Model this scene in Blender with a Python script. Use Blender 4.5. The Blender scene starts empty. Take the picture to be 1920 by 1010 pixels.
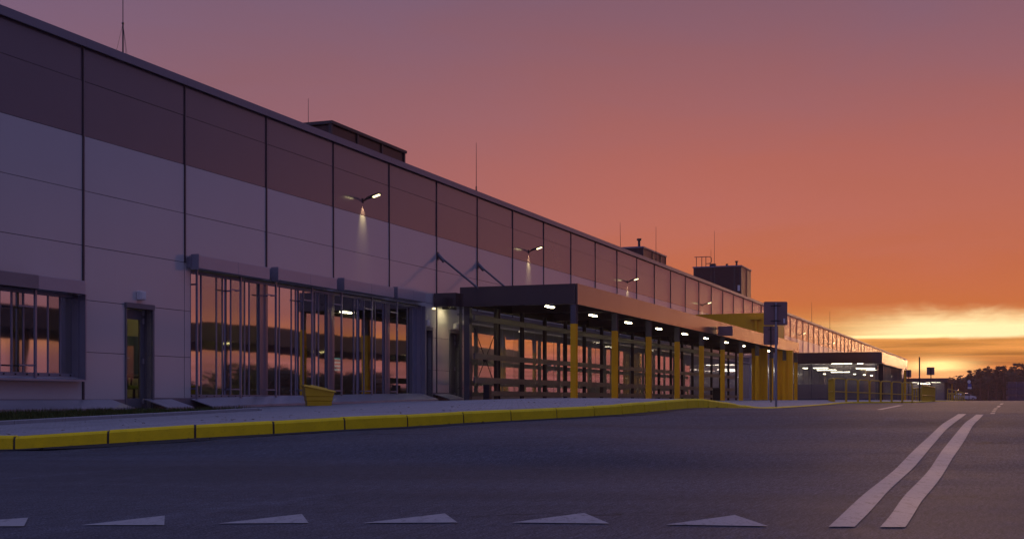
import bpy, bmesh, math, random
from mathutils import Vector, Matrix
R = math.radians
random.seed(7)
SC = bpy.context.scene
COL = SC.collection

# ------------------------------------------------------------------ camera
F = 2450.0            # focal length in photo pixels (1920 wide)
CZ = 0.55             # eye height above the near road
HOR = 750.0           # horizon row in the photo
cam_d = bpy.data.cameras.new('camera')
cam_d.sensor_width = 36.0
cam_d.lens = 36.0 * F / 1920.0
cam_d.shift_y = (HOR - 505.0) / 1920.0
cam_d.clip_start = 0.05
cam_d.clip_end = 9000
cam = bpy.data.objects.new('camera', cam_d)
cam.location = (0, 0, CZ)
cam.rotation_euler = (R(90), 0, 0)
COL.objects.link(cam)
SC.camera = cam
SC.render.resolution_x, SC.render.resolution_y = 1024, 538
SC.view_settings.view_transform = 'Standard'
SC.view_settings.look = 'None'
SC.view_settings.exposure = 0.0
SC.view_settings.gamma = 1.0
SC.cycles.use_denoising = True
SC.cycles.max_bounces = 7
SC.cycles.diffuse_bounces = 3
SC.cycles.glossy_bounces = 4
SC.cycles.transparent_max_bounces = 16
SC.cycles.sample_clamp_indirect = 4.0
SC.cycles.caustics_reflective = False
SC.cycles.caustics_refractive = False


def lin(r, g=None, b=None):
    c = (r, g, b)
    return tuple(((x / 255) / 12.92 if x / 255 <= 0.04045 else ((x / 255 + 0.055) / 1.055) ** 2.4) for x in c)


def rgba(c):
    return (c[0], c[1], c[2], 1.0)


# ------------------------------------------------------------------ node helper
class N:
    def __init__(s, tree):
        s.t = tree; s.n = tree.nodes; s.l = tree.links

    def new(s, kind, **kw):
        nd = s.n.new(kind)
        for k, v in kw.items():
            setattr(nd, k, v)
        return nd

    def put(s, sock, v):
        if hasattr(v, 'is_output'):
            s.l.new(v, sock)
        elif v is not None:
            sock.default_value = v

    def m(s, op, a, b=None, c=None, clamp=False):
        nd = s.new('ShaderNodeMath', operation=op, use_clamp=clamp)
        for i, v in enumerate((a, b, c)):
            s.put(nd.inputs[i], v)
        return nd.outputs[0]

    def vm(s, op, a, b=None):
        nd = s.new('ShaderNodeVectorMath', operation=op)
        s.put(nd.inputs[0], a)
        s.put(nd.inputs[1], b)
        return nd.outputs[0]

    def xyz(s, x, y, z):
        nd = s.new('ShaderNodeCombineXYZ')
        for i, v in enumerate((x, y, z)):
            s.put(nd.inputs[i], v)
        return nd.outputs[0]

    def sep(s, v):
        nd = s.new('ShaderNodeSeparateXYZ'); s.l.new(v, nd.inputs[0]); return nd.outputs

    def noise(s, vec, scale=5, detail=4, rough=0.55, dist=0.0):
        nd = s.new('ShaderNodeTexNoise')
        s.put(nd.inputs['Vector'], vec); nd.inputs['Scale'].default_value = scale
        nd.inputs['Detail'].default_value = detail; nd.inputs['Roughness'].default_value = rough
        nd.inputs['Distortion'].default_value = dist
        return nd.outputs['Fac']

    def step(s, x, a, b, lo=0.0, hi=1.0):
        nd = s.new('ShaderNodeMapRange', interpolation_type='SMOOTHSTEP', clamp=True)
        s.put(nd.inputs[0], x); s.put(nd.inputs[1], a); s.put(nd.inputs[2], b)
        nd.inputs[3].default_value = lo; nd.inputs[4].default_value = hi
        return nd.outputs[0]

    def mix(s, f, a, b, mode='MIX'):
        nd = s.new('ShaderNodeMix', data_type='RGBA', blend_type=mode)
        s.put(nd.inputs[0], f)
        s.put(nd.inputs[6], rgba(a) if isinstance(a, tuple) and len(a) == 3 else a)
        s.put(nd.inputs[7], rgba(b) if isinstance(b, tuple) and len(b) == 3 else b)
        return nd.outputs[2]

    def ramp(s, fac, stops):
        nd = s.new('ShaderNodeValToRGB')
        cr = nd.color_ramp
        while len(cr.elements) < len(stops):
            cr.elements.new(0.5)
        for e, (p, c) in zip(cr.elements, stops):
            e.position = p; e.color = rgba(c)
        s.l.new(fac, nd.inputs[0])
        return nd.outputs[0]


# ------------------------------------------------------------------ sky
SUN_AZ, SUN_EL = 0.326, R(3.0)
world = bpy.data.worlds.new('World')
SC.world = world
world.use_nodes = True
wt = world.node_tree
wt.nodes.clear()
w = N(wt)
tc = w.new('ShaderNodeTexCoord')
X, Y, Z = w.sep(tc.outputs['Generated'])
hlen = w.m('SQRT', w.m('ADD', w.m('MULTIPLY', X, X), w.m('MULTIPLY', Y, Y)))
E = w.m('DIVIDE', w.m('MAXIMUM', Z, 0.0), w.m('MAXIMUM', hlen, 1e-4))      # tangent of the elevation
az = w.m('ARCTAN2', X, Y)
da = w.m('SUBTRACT', az, SUN_AZ)
ada = w.m('ABSOLUTE', da)
# cloud noise, stretched along the horizon
n_big = w.noise(w.xyz(w.m('MULTIPLY', da, 2.2), w.m('MULTIPLY', E, 9.0), 0.3), 2.0, 5, 0.6, 0.4)
n_str = w.noise(w.xyz(w.m('MULTIPLY', da, 5.0), w.m('MULTIPLY', E, 190.0), 1.7), 1.3, 6, 0.62, 0.5)
n_puff = w.noise(w.xyz(w.m('MULTIPLY', da, 16.0), w.m('MULTIPLY', E, 42.0), 4.1), 1.0, 5, 0.58, 0.8)
Ew = w.m('ADD', E, w.m('MULTIPLY', w.m('SUBTRACT', n_big, 0.5), w.m('MINIMUM', w.m('MULTIPLY', E, 0.55), 0.07)))
pos = w.m('DIVIDE', Ew, w.m('ADD', Ew, 0.3))
def ep(e): return e / (e + 0.3)
rampA = w.ramp(pos, [(0.0, lin(205, 88, 58)), (ep(.02), lin(228, 124, 60)), (ep(.034), lin(226, 145, 68)), (ep(.05), lin(224, 148, 72)), (ep(.075), lin(203, 112, 62)),
                     (ep(.10), lin(197, 108, 73)), (ep(.135), lin(189, 108, 90)), (ep(.175), lin(180, 104, 93)),
                     (ep(.24), lin(155, 99, 103)), (ep(.31), lin(130, 94, 110)), (ep(.45), lin(118, 100, 134)),
                     (ep(.9), lin(140, 142, 196)), (1.0, lin(158, 164, 226))])
rampM = w.ramp(pos, [(0.0, lin(150, 88, 92)), (ep(.02), lin(186, 102, 92)), (ep(.033), lin(204, 112, 92)), (ep(.045), lin(246, 140, 68)), (ep(.053), lin(214, 118, 78)), (ep(.064), lin(186, 104, 88)),
                     (ep(.09), lin(176, 108, 104)), (ep(.15), lin(160, 104, 108)),
                     (ep(.24), lin(140, 98, 110)), (ep(.31), lin(122, 94, 116)), (ep(.45), lin(112, 100, 138)),
                     (ep(.9), lin(140, 142, 196)), (1.0, lin(158, 164, 226))])
rampB = w.ramp(pos, [(0.0, lin(74, 68, 92)), (ep(.1), lin(88, 82, 112)), (ep(.3), lin(98, 98, 140)),
                     (ep(.9), lin(132, 138, 196)), (1.0, lin(158, 164, 226))])
sky = w.mix(w.m('MAXIMUM', w.step(da, 0.06, 0.19), w.step(da, -0.16, -0.60)), rampA, rampM)
sky = w.mix(w.step(ada, 0.48, 1.20), sky, rampB)
sky = w.mix(w.m('MULTIPLY', w.step(da, 0.36, 0.80), w.step(E, 0.09, 0.2, 0, .8)), sky, w.mix(w.step(E, .4, 1.2), lin(66, 64, 100), lin(140, 146, 205)))
# faint rosy belt low in the sky opposite the sunrise
belt = w.m('MULTIPLY_ADD', w.m('MULTIPLY', w.step(ada, 1.75, 2.6), w.step(E, .8, .15)), 1.0, 1.0)
sky = w.mix(1.0, sky, w.xyz(w.m('MULTIPLY_ADD', w.m('SUBTRACT', belt, 1.0), 1.5, 1.0), belt, belt), 'MULTIPLY')
# soft cloud tone variation
tone = w.m('ADD', 0.9, w.m('MULTIPLY', n_big, 0.2))
sky = w.mix(1.0, sky, w.xyz(tone, tone, tone), 'MULTIPLY')
# streaky low clouds
low = w.m('MULTIPLY', w.step(E, 0.075, 0.03), w.step(ada, 0.9, 0.25))
st = w.m('MULTIPLY_ADD', w.m('SUBTRACT', n_str, 0.5), w.m('MULTIPLY', low, 2.3), 1.0)
sky = w.mix(1.0, sky, w.xyz(st, st, w.m('POWER', w.m('MAXIMUM', st, 0.02), 1.3)), 'MULTIPLY')
# the bright opening under the cloud deck
n_wsp = w.noise(w.xyz(w.m('MULTIPLY_ADD', E, -26.0, w.m('MULTIPLY', da, 16.0)), w.m('MULTIPLY_ADD', da, 9.0, w.m('MULTIPLY', E, 70.0)), 2.6), 1.0, 6, 0.62, 0.5)
Et = w.m('ADD', w.m('ADD', E, w.m('MULTIPLY', w.m('SUBTRACT', n_puff, 0.5), 0.016)), w.m('MULTIPLY', w.m('SUBTRACT', n_wsp, 0.5), 0.018))
Eb = w.m('ADD', E, w.m('MULTIPLY', w.m('SUBTRACT', n_puff, 0.5), 0.006))
g1 = w.m('MULTIPLY', w.step(Et, 0.070, 0.0475), w.step(Eb, 0.0435, 0.0480))
g1 = w.m('MULTIPLY', g1, w.m('MULTIPLY', w.step(da, -0.135, -0.02), w.step(da, 0.12, 0.056)))
g1 = w.m('MULTIPLY', g1, w.m('MULTIPLY_ADD', w.m('ADD', n_wsp, n_str), 0.9, 0.30), clamp=True)
sky = w.mix(g1, sky, w.mix(w.step(da, -0.12, 0.0), (1.0, 0.60, 0.22), (1.32, 1.0, 0.50)))
# thin bright line
ln = w.m('MULTIPLY', w.m('MULTIPLY', w.step(E, 0.0448, 0.0464), w.step(E, 0.0486, 0.047)), w.m('MULTIPLY', w.step(da, -0.09, -0.06), w.step(da, 0.02, -0.02)))
sky = w.mix(w.m('MULTIPLY', ln, 0.8), sky, (1.6, 1.2, 0.55))
# sun behind thin cloud close to the horizon
dx = w.m('DIVIDE', w.m('ADD', da, 0.012), 0.023)
dy = w.m('DIVIDE', w.m('SUBTRACT', w.m('ADD', E, w.m('MULTIPLY', w.m('SUBTRACT', n_str, 0.5), 0.008)), 0.0245), 0.0050)
g2 = w.m('POWER', 2.718, w.m('MULTIPLY', w.m('ADD', w.m('MULTIPLY', dx, dx), w.m('MULTIPLY', dy, dy)), -1.0))
sky = w.mix(w.m('MINIMUM', w.m('MULTIPLY', g2, 1.1), 1.0), sky, (1.7, 1.15, 0.42))
dx3 = w.m('DIVIDE', da, 0.03)
dy3 = w.m('DIVIDE', w.m('SUBTRACT', E, 0.0165), 0.0035)
g3 = w.m('POWER', 2.718, w.m('MULTIPLY', w.m('ADD', w.m('MULTIPLY', dx3, dx3), w.m('MULTIPLY', dy3, dy3)), -1.0))
sky = w.mix(w.m('MULTIPLY', g3, 0.6), sky, (1.6, 0.72, 0.26))
bg = w.new('ShaderNodeBackground')
w.l.new(sky, bg.inputs[0])
bg.inputs[1].default_value = 1.0
wo = w.new('ShaderNodeOutputWorld')
w.l.new(bg.outputs[0], wo.inputs[0])
world.cycles.sampling_method = 'MANUAL'
world.cycles.sample_map_resolution = 1024

sun_d = bpy.data.lights.new('sun', 'SUN')
sun_d.energy = 0.8
sun_d.angle = R(10)
sun_d.color = (1.0, 0.52, 0.25)
sun = bpy.data.objects.new('sun', sun_d)
COL.objects.link(sun)
sdir = Vector((math.sin(SUN_AZ) * math.cos(SUN_EL), math.cos(SUN_AZ) * math.cos(SUN_EL), math.sin(SUN_EL)))
sun.rotation_euler = sdir.to_track_quat('Z', 'Y').to_euler()
sun.location = sdir * 60

HAZE = 0.00042
# ------------------------------------------------------------------ geometry helpers
A = math.atan(938.0 / F)                       # heading of the long facade
D = Vector((math.sin(A), math.cos(A), 0))
NV = Vector((math.cos(A), -math.sin(A), 0))    # out of the facade
P0 = Vector(((155 - 960) / F * 24.32, 24.32, 0))
DIST = -(P0.x * NV.x + P0.y * NV.y)
RZ = math.pi / 2 - A
MOD = 3.2


def FY(u, wd=0.0):
    k = (u - 960) / F
    return (DIST - wd) / (NV.y * -1 - NV.x * k)


def S(u, wd=0.0):
    y = FY(u, wd)
    return (Vector(((u - 960) / F * y, y, 0)) - P0).dot(D)


def ZV(u, v, wd=0.0):
    return CZ + (HOR - v) / F * FY(u, wd)


def W(s, wd, z=0.0):
    p = P0 + D * s + NV * wd
    return Vector((p.x, p.y, z))


def interp(x, pts):
    if x <= pts[0][0]: return pts[0][1]
    for (a, fa), (b, fb) in zip(pts, pts[1:]):
        if x <= b:
            t = (x - a) / (b - a); t = t * t * (3 - 2 * t) * 0.5 + t * 0.5
            return fa + (fb - fa) * t
    return pts[-1][1]


TPTS = [(10.2, 0), (11, .015), (11.6, .075), (12.3, .13), (13.1, .17), (14, .205), (17, .26), (20, .31), (25, .33), (37, .35), (70, .41), (110, .47), (200, .49), (500, .50), (1400, .50)]

TPTR = [(8.5, 0), (11, .035), (14, .105), (18, .20), (22, .285), (26, .33), (37, .35), (70, .41), (110, .47), (200, .49), (500, .50), (1400, .50)]


def road_z(x, y):
    t = y + 0.6 * max(-12, min(x, 40))
    f = max(0.0, min(1.0, x / 3.0)); f = f * f * (3 - 2 * f)
    z = interp(t, TPTS) * (1 - f) + interp(t, TPTR) * f
    z += 0.085 * math.exp(-((x - 3.3) ** 2 + (y - 23) ** 2) / 22.0)
    return z


def ground_px(u, v):
    """the point of the road that the photo shows at u, v"""
    d = Vector(((u - 960) / F, 1, (HOR - v) / F)).normalized()
    return ROAD.ray_cast(Vector((0, 0, CZ)), d)[0]


class MB:
    def __init__(s):
        s.bm = bmesh.new()

    def hexa(s, pts):
        v = [s.bm.verts.new(p) for p in pts]
        for f in ((0, 3, 2, 1), (4, 5, 6, 7), (0, 1, 5, 4), (1, 2, 6, 5), (2, 3, 7, 6), (3, 0, 4, 7)):
            s.bm.faces.new([v[i] for i in f])
        return s

    def box(s, x0, x1, y0, y1, z0, z1):
        return s.hexa([(x0, y0, z0), (x1, y0, z0), (x1, y1, z0), (x0, y1, z0), (x0, y0, z1), (x1, y0, z1), (x1, y1, z1), (x0, y1, z1)])

    def fb(s, s0, s1, w0, w1, z0, z1):          # box in facade coordinates: along, outward, up
        return s.box(s0, s1, -w1, -w0, z0, z1)

    def poly(s, pts):
        s.bm.faces.new([s.bm.verts.new(p) for p in pts]); return s

    def prism(s, pts, off):
        """closed prism: polygon pts swept by vector off"""
        off = Vector(off)
        a = [s.bm.verts.new(p) for p in pts]
        b = [s.bm.verts.new(Vector(p) + off) for p in pts]
        n = len(pts)
        s.bm.faces.new(a[::-1]); s.bm.faces.new(b)
        for i in range(n):
            s.bm.faces.new([a[i], a[(i + 1) % n], b[(i + 1) % n], b[i]])
        return s

    def tube(s, p, q, r, r2=None, n=8, cap=True):
        p, q = Vector(p), Vector(q)
        r2 = r if r2 is None else r2
        d = (q - p).normalized()
        u = d.orthogonal().normalized(); v = d.cross(u)
        ra = [s.bm.verts.new(p + (u * math.cos(2 * math.pi * i / n) + v * math.sin(2 * math.pi * i / n)) * r) for i in range(n)]
        rb = [s.bm.verts.new(q + (u * math.cos(2 * math.pi * i / n) + v * math.sin(2 * math.pi * i / n)) * r2) for i in range(n)]
        for i in range(n):
            s.bm.faces.new([ra[i], ra[(i + 1) % n], rb[(i + 1) % n], rb[i]])
        if cap:
            s.bm.faces.new(ra[::-1]); s.bm.faces.new(rb)
        return s

    def path(s, pts, r, n=8):
        for a, b in zip(pts, pts[1:]):
            s.tube(a, b, r, n=n)
        for p in pts[1:-1]:
            s.ball(p, r, 1)
        return s

    def ball(s, p, r, sub=2):
        bmesh.ops.create_icosphere(s.bm, subdivisions=sub, radius=r, matrix=Matrix.Translation(p)); return s

    def build(s, name, mat, parent=None, bevel=0.0, smooth=False, normals=True):
        if normals:
            bmesh.ops.recalc_face_normals(s.bm, faces=s.bm.faces)
        me = bpy.data.meshes.new(name)
        s.bm.to_mesh(me); s.bm.free()
        if smooth:
            for p in me.polygons: p.use_smooth = True
        me.materials.append(mat)
        o = bpy.data.objects.new(name, me)
        COL.objects.link(o)
        if parent is not None: o.parent = parent
        if bevel:
            b = o.modifiers.new('bevel', 'BEVEL'); b.width = bevel; b.segments = 2; b.limit_method = 'ANGLE'; b.angle_limit = R(40)
        return o


def tag(o, label=None, cat=None, group=None, kind=None):
    if label: o['label'] = label
    if cat: o['category'] = cat
    if group: o['group'] = group
    if kind: o['kind'] = kind
    return o


def thing(name, label, cat, loc=(0, 0, 0), rz=0.0, group=None):
    o = bpy.data.objects.new(name, None)
    o.empty_display_size = 0.2
    COL.objects.link(o)
    o.location = loc; o.rotation_euler = (0, 0, rz)
    return tag(o, label, cat, group)


def copy_tree(o, loc=None, rz=None, label=None, parent=None, group=None):
    c = o.copy(); COL.objects.link(c)
    if parent is not None: c.parent = parent
    if loc is not None: c.location = loc
    if rz is not None: c.rotation_euler = (0, 0, rz)
    if label: c['label'] = label
    if group: c['group'] = group
    for ch in list(o.children):
        copy_tree(ch, parent=c)
    return c


# ------------------------------------------------------------------ materials
def mat(name, col, rough=0.5, metal=0.0, spec=0.5, var=0.08, scale=3.0, bump=0.0, bscale=40.0, stretch=(1, 1, 1), aniso=0.0, coat=0.0, dirt=0.0):
    m = bpy.data.materials.new(name); m.use_nodes = True
    t = N(m.node_tree)
    bs = m.node_tree.nodes['Principled BSDF']
    tcn = t.new('ShaderNodeTexCoord')
    vec = t.vm('MULTIPLY', tcn.outputs['Object'], stretch)
    nz = t.noise(vec, scale, 5, 0.6)
    c = t.mix(t.m('MULTIPLY_ADD', nz, 2.0, -0.5, clamp=True), tuple(x * (1 - var) for x in col), tuple(min(1, x * (1 + var)) for x in col))
    if dirt:
        n2 = t.noise(vec, scale * 5, 6, 0.7)
        c = t.mix(t.m('MULTIPLY', t.step(n2, 0.52, 0.72), dirt), c, tuple(x * 0.45 for x in col))
    t.l.new(c, bs.inputs['Base Color'])
    t.l.new(t.m('MULTIPLY_ADD', t.m('SUBTRACT', nz, 0.5), rough * 0.15, rough), bs.inputs['Roughness'])
    bs.inputs['Metallic'].default_value = metal
    bs.inputs['Specular IOR Level'].default_value = spec
    bs.inputs['Coat Weight'].default_value = coat
    bs.inputs['Coat Roughness'].default_value = 0.14; bs.inputs['Coat IOR'].default_value = 2.3
    if aniso:
        bs.inputs['Anisotropic'].default_value = aniso
        tg = t.new('ShaderNodeTangent', direction_type='RADIAL', axis='Z')
        t.l.new(tg.outputs[0], bs.inputs['Tangent'])
    if bump:
        b = t.new('ShaderNodeBump'); b.inputs['Strength'].default_value = bump; b.inputs['Distance'].default_value = 0.01
        t.l.new(t.noise(vec, bscale, 4, 0.6), b.inputs['Height'])
        t.l.new(b.outputs[0], bs.inputs['Normal'])
    return m


def emit(name, col, strength):
    m = bpy.data.materials.new(name); m.use_nodes = True
    t = N(m.node_tree); m.node_tree.nodes.clear()
    e = t.new('ShaderNodeEmission'); e.inputs[0].default_value = rgba(col); e.inputs[1].default_value = strength
    o = t.new('ShaderNodeOutputMaterial'); t.l.new(e.outputs[0], o.inputs[0])
    return m


def glass(name, refl, tint, wav=0.02, wscale=0.7, rough=0.0, milk=0.0, gcol=(.86, .82, .84)):
    m = bpy.data.materials.new(name); m.use_nodes = True
    t = N(m.node_tree); m.node_tree.nodes.clear()
    tcn = t.new('ShaderNodeTexCoord')
    b = t.new('ShaderNodeBump'); b.inputs['Strength'].default_value = 1.0; b.inputs['Distance'].default_value = wav
    t.l.new(t.noise(t.vm('MULTIPLY', tcn.outputs['Object'], (1.6, 1, 0.8)), wscale, 2, 0.4), b.inputs['Height'])
    g = t.new('ShaderNodeBsdfGlossy'); g.inputs['Color'].default_value = rgba(gcol); g.inputs['Roughness'].default_value = rough
    t.l.new(b.outputs[0], g.inputs['Normal'])
    tr = t.new('ShaderNodeBsdfTransparent'); tr.inputs[0].default_value = rgba(tint)
    fr = t.new('ShaderNodeFresnel'); fr.inputs[0].default_value = 1.5
    mx = t.new('ShaderNodeMixShader')
    t.l.new(t.m('ADD', t.m('MULTIPLY', fr.outputs[0], 1.0), refl, clamp=True), mx.inputs[0])
    t.l.new(tr.outputs[0], mx.inputs[1]); t.l.new(g.outputs[0], mx.inputs[2])
    out = mx.outputs[0]
    if milk:
        df = t.new('ShaderNodeBsdfDiffuse'); df.inputs[0].default_value = (.62, .58, .60, 1)
        tl = t.new('ShaderNodeBsdfTranslucent'); tl.inputs[0].default_value = (.70, .64, .66, 1)
        m3 = t.new('ShaderNodeMixShader'); m3.inputs[0].default_value = .55
        t.l.new(df.outputs[0], m3.inputs[1]); t.l.new(tl.outputs[0], m3.inputs[2])
        m2 = t.new('ShaderNodeMixShader'); m2.inputs[0].default_value = milk
        t.l.new(out, m2.inputs[1]); t.l.new(m3.outputs[0], m2.inputs[2]); out = m2.outputs[0]
    o = t.new('ShaderNodeOutputMaterial'); t.l.new(out, o.inputs[0])
    return m


M = {}
M['white_clad'] = mat('white_cladding', (.48, .475, .49), .24, 0, .15, .03, .6, coat=.5)
M['band_clad'] = mat('mauve_cladding', (.135, .095, .115), .22, 0, .15, .04, .6, coat=.6)
M['coping'] = mat('grey_coping', (.17, .16, .20), .35, .3, .5, .05, 1)
M['trim'] = mat('dark_joint_trim', (.035, .032, .045), .4, 0, .4)
M['trim_light'] = mat('grey_joint_trim', (.17, .15, .18), .35, .2)
M['roof'] = mat('roof_membrane', (.12, .12, .13), .8)
M['flash'] = mat('zinc_flashing', (.36, .36, .42), .33, .55, .5, .12, 2.5, .1, 6)
M['hood'] = mat('pale_metal_hood', (.42, .38, .42), .32, .25, .5, .04, 1)
M['frame'] = mat('grey_window_frame', (.26, .26, .32), .35, .4)
M['guide'] = mat('steel_guide_rail', (.30, .30, .37), .3, .6)
M['door'] = mat('grey_door_paint', (.13, .13, .155), .4, .1)
M['steel'] = mat('galvanised_steel', (.3, .3, .34), .4, .8, .5, .12, 6)
M['dark'] = mat('dark_steel_paint', (.022, .020, .026), .45, 0, .4)
M['post'] = mat('grey_steel_paint', (.085, .085, .11), .4, .2)
M['rail'] = mat('brown_grey_rail', (.12, .11, .108), .5, .1, .4, .15, 3)
M['fascia'] = mat('canopy_fascia_panel', (.011, .005, .007), .24, 0, .2, .06, .8, coat=.6)
M['soffit'] = mat('soffit_steel', (.05, .047, .05), .6)
M['yellow'] = mat('yellow_steel_paint', (.95, .50, .004), .45, 0, .4, .05, 2)
M['kerb'] = mat('yellow_kerb_paint', (.74, .56, .005), .75, 0, .3, .10, 6, .3, 60, (1, 1, 1), dirt=.35)
M['kerb_gap'] = mat('kerb_joint_mortar', (.05, .04, .03), .9)
M['railing'] = mat('yellow_railing_paint', (.58, .36, .015), .45, 0, .4, .06, 3)
M['bin'] = mat('yellow_bin_plastic', (.62, .40, .01), .5, 0, .4, .06, 3)
M['conc'] = mat('concrete_edging', (.27, .27, .29), .8, 0, .3, .1, 8, .3, 50)
M['sign_back'] = mat('grey_sign_back', (.20, .12, .12), .5, .1)
M['sign_white'] = mat('white_sign_face', (.6, .6, .62), .5)
M['sign_blue'] = mat('blue_sign_face', (.05, .10, .35), .5)
M['mast'] = mat('dark_mast', (.05, .045, .05), .5, .5)
M['unit'] = mat('rooftop_unit_panel', (.036, .013, .015), .35, 0, .3, .06, 1)
M['rubber'] = mat('black_rubber', (.012, .012, .013), .7)
M['room'] = mat('interior_plaster', (.55, .54, .40), .8, 0, .3, .15, .7)
M['roomfloor'] = mat('interior_floor', (.25, .25, .22), .5)
M['chair_green'] = mat('green_chair_fabric', (.16, .22, .05), .8)
M['poster_blue'] = mat('blue_poster_paper', (.12, .18, .32), .6)
M['white_box'] = mat('white_lamp_box', (.62, .62, .64), .4)
M['pav'] = None
M['infill'] = mat('glazing_infill_panel', (.15, .13, .16), .2, 0, .6, .05, 1, coat=.5)
M['glass'] = glass('window_glass', .56, (.66, .66, .42), .0014, .8, .025, gcol=(.56, .64, .74))
M['glass_far'] = glass('glazed_wall_glass', .60, (.30, .30, .30), .0012, .8, milk=.34)
M['glass_clear'] = glass('clear_door_glass', .05, (.85, .85, .8), .0, 1)
M['glass_pav'] = glass('pavilion_glass', .12, (.72, .72, .76), .003, .8, .05, milk=.22)
M['pav_wall'] = mat('pavilion_plaster', (.40, .37, .43), .8, 0, .3, .1, .7)
M['frost'] = glass('frosted_glass', .02, (.45, .45, .52), 0, 1, .3, milk=.5)
M['lamp'] = emit('warm_lamp_glow', (1.0, .82, .42), 4)
M['tube'] = emit('canopy_tube_glow', (1.0, .82, .44), 42)
M['tube_in'] = emit('interior_tube_glow', (1.0, .80, .36), 12)
M['tube_pav'] = emit('pavilion_tube_glow', (1.0, .88, .62), 20)
M['yard'] = emit('yard_tube_glow', (1.0, .72, .25), 3)
M['screen'] = emit('screen_glow', (.10, .50, .75), .7)


def asphalt_mat():
    m = bpy.data.materials.new('asphalt'); m.use_nodes = True
    t = N(m.node_tree); bs = m.node_tree.nodes['Principled BSDF']
    tcn = t.new('ShaderNodeTexCoord'); v = tcn.outputs['Object']
    rot = t.new('ShaderNodeVectorRotate', rotation_type='Z_AXIS'); t.l.new(v, rot.inputs['Vector']); rot.inputs['Angle'].default_value = A
    rv = rot.outputs[0]
    fine = t.noise(v, 90, 3, 0.7)
    mid = t.noise(v, 1.1, 5, 0.6)
    big = t.noise(t.vm('MULTIPLY', v, (0.12, 0.55, 1)), 1.0, 4, 0.6, 0.6)
    trk = t.noise(t.vm('MULTIPLY', rv, (1.6, 0.10, 1)), 1.0, 4, 0.6, 0.5)
    grn = t.noise(t.vm('MULTIPLY', rv, (42, 5, 1)), 1.0, 3, 0.75)
    vo = t.new('ShaderNodeTexVoronoi', feature='DISTANCE_TO_EDGE'); vo.inputs['Scale'].default_value = .30
    wob = t.noise(v, 1.6, 4, .7)
    t.l.new(t.vm('ADD', v, t.xyz(t.m('MULTIPLY', wob, 1.4), t.m('MULTIPLY', wob, -1.1), 0.0)), vo.inputs['Vector'])
    crack = t.m('MULTIPLY', t.step(vo.outputs['Distance'], .012, .003), t.step(t.noise(v, .25, 2, .5), .50, .60))
    spot = t.step(t.noise(v, 2.3, 3, .6, .5), .66, .74)
    c = t.mix(t.step(fine, .38, .64), (.012, .014, .024), (.090, .094, .124))
    mot = t.noise(v, 26, 6, .85)
    k = t.m('ADD', t.m('MULTIPLY_ADD', t.step(big, .3, .7), .45, .66), t.m('MULTIPLY', t.m('SUBTRACT', mid, .5), .5))
    k = t.m('ADD', k, t.m('MULTIPLY', t.m('SUBTRACT', mot, .5), 1.5))
    k = t.m('ADD', k, t.m('MULTIPLY', t.step(trk, .56, .70), .22))
    c = t.mix(1.0, c, t.xyz(k, k, k), 'MULTIPLY')
    k2 = t.m('MULTIPLY', t.m('MULTIPLY_ADD', t.step(grn, .3, .7), .75, .62), t.m('SUBTRACT', 1.0, t.m('MULTIPLY', t.m('MAXIMUM', crack, t.m('MULTIPLY', spot, .55)), .6)))
    c = t.mix(1.0, c, t.xyz(k2, k2, k2), 'MULTIPLY')
    t.l.new(c, bs.inputs['Base Color'])
    t.l.new(t.m('MULTIPLY_ADD', mid, .2, .66), bs.inputs['Roughness'])
    bs.inputs['Specular IOR Level'].default_value = .16
    b = t.new('ShaderNodeBump'); b.inputs['Strength'].default_value = .5; b.inputs['Distance'].default_value = .004
    t.l.new(t.noise(v, 140, 3, .7), b.inputs['Height']); t.l.new(b.outputs[0], bs.inputs['Normal'])
    return m


def paint_mat():
    m = bpy.data.materials.new('road_paint'); m.use_nodes = True
    t = N(m.node_tree); bs = m.node_tree.nodes['Principled BSDF']
    v = t.new('ShaderNodeTexCoord').outputs['Object']
    wear = t.noise(v, 55, 5, .75)
    wear2 = t.noise(t.vm('MULTIPLY', v, (9, 2.2, 1)), 2.0, 5, .7)
    k = t.step(t.m('ADD', wear, t.m('MULTIPLY', t.m('SUBTRACT', wear2, .5), .75)), .50, .74)
    c = t.mix(k, (.235, .235, .25), (.07, .07, .078))
    t.l.new(c, bs.inputs['Base Color']); bs.inputs['Roughness'].default_value = .65
    bs.inputs['Specular IOR Level'].default_value = .3
    return m


def paving_mat():
    m = bpy.data.materials.new('paving_blocks'); m.use_nodes = True
    t = N(m.node_tree); bs = m.node_tree.nodes['Principled BSDF']
    v = t.new('ShaderNodeTexCoord').outputs['Object']
    br = t.new('ShaderNodeTexBrick'); t.l.new(v, br.inputs['Vector'])
    br.inputs['Color1'].default_value = (.19, .19, .215, 1); br.inputs['Color2'].default_value = (.25, .25, .28, 1)
    br.inputs['Mortar'].default_value = (.10, .10, .10, 1); br.inputs['Scale'].default_value = 1.0
    br.inputs['Brick Width'].default_value = .2; br.inputs['Row Height'].default_value = .1; br.inputs['Mortar Size'].default_value = .005
    nz = t.noise(v, .8, 5, .65)
    k = t.m('MULTIPLY_ADD', nz, .6, .7)
    c = t.mix(1.0, br.outputs[0], t.xyz(k, k, k), 'MULTIPLY')
    t.l.new(c, bs.inputs['Base Color']); bs.inputs['Roughness'].default_value = .75
    bs.inputs['Specular IOR Level'].default_value = .3
    return m


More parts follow.
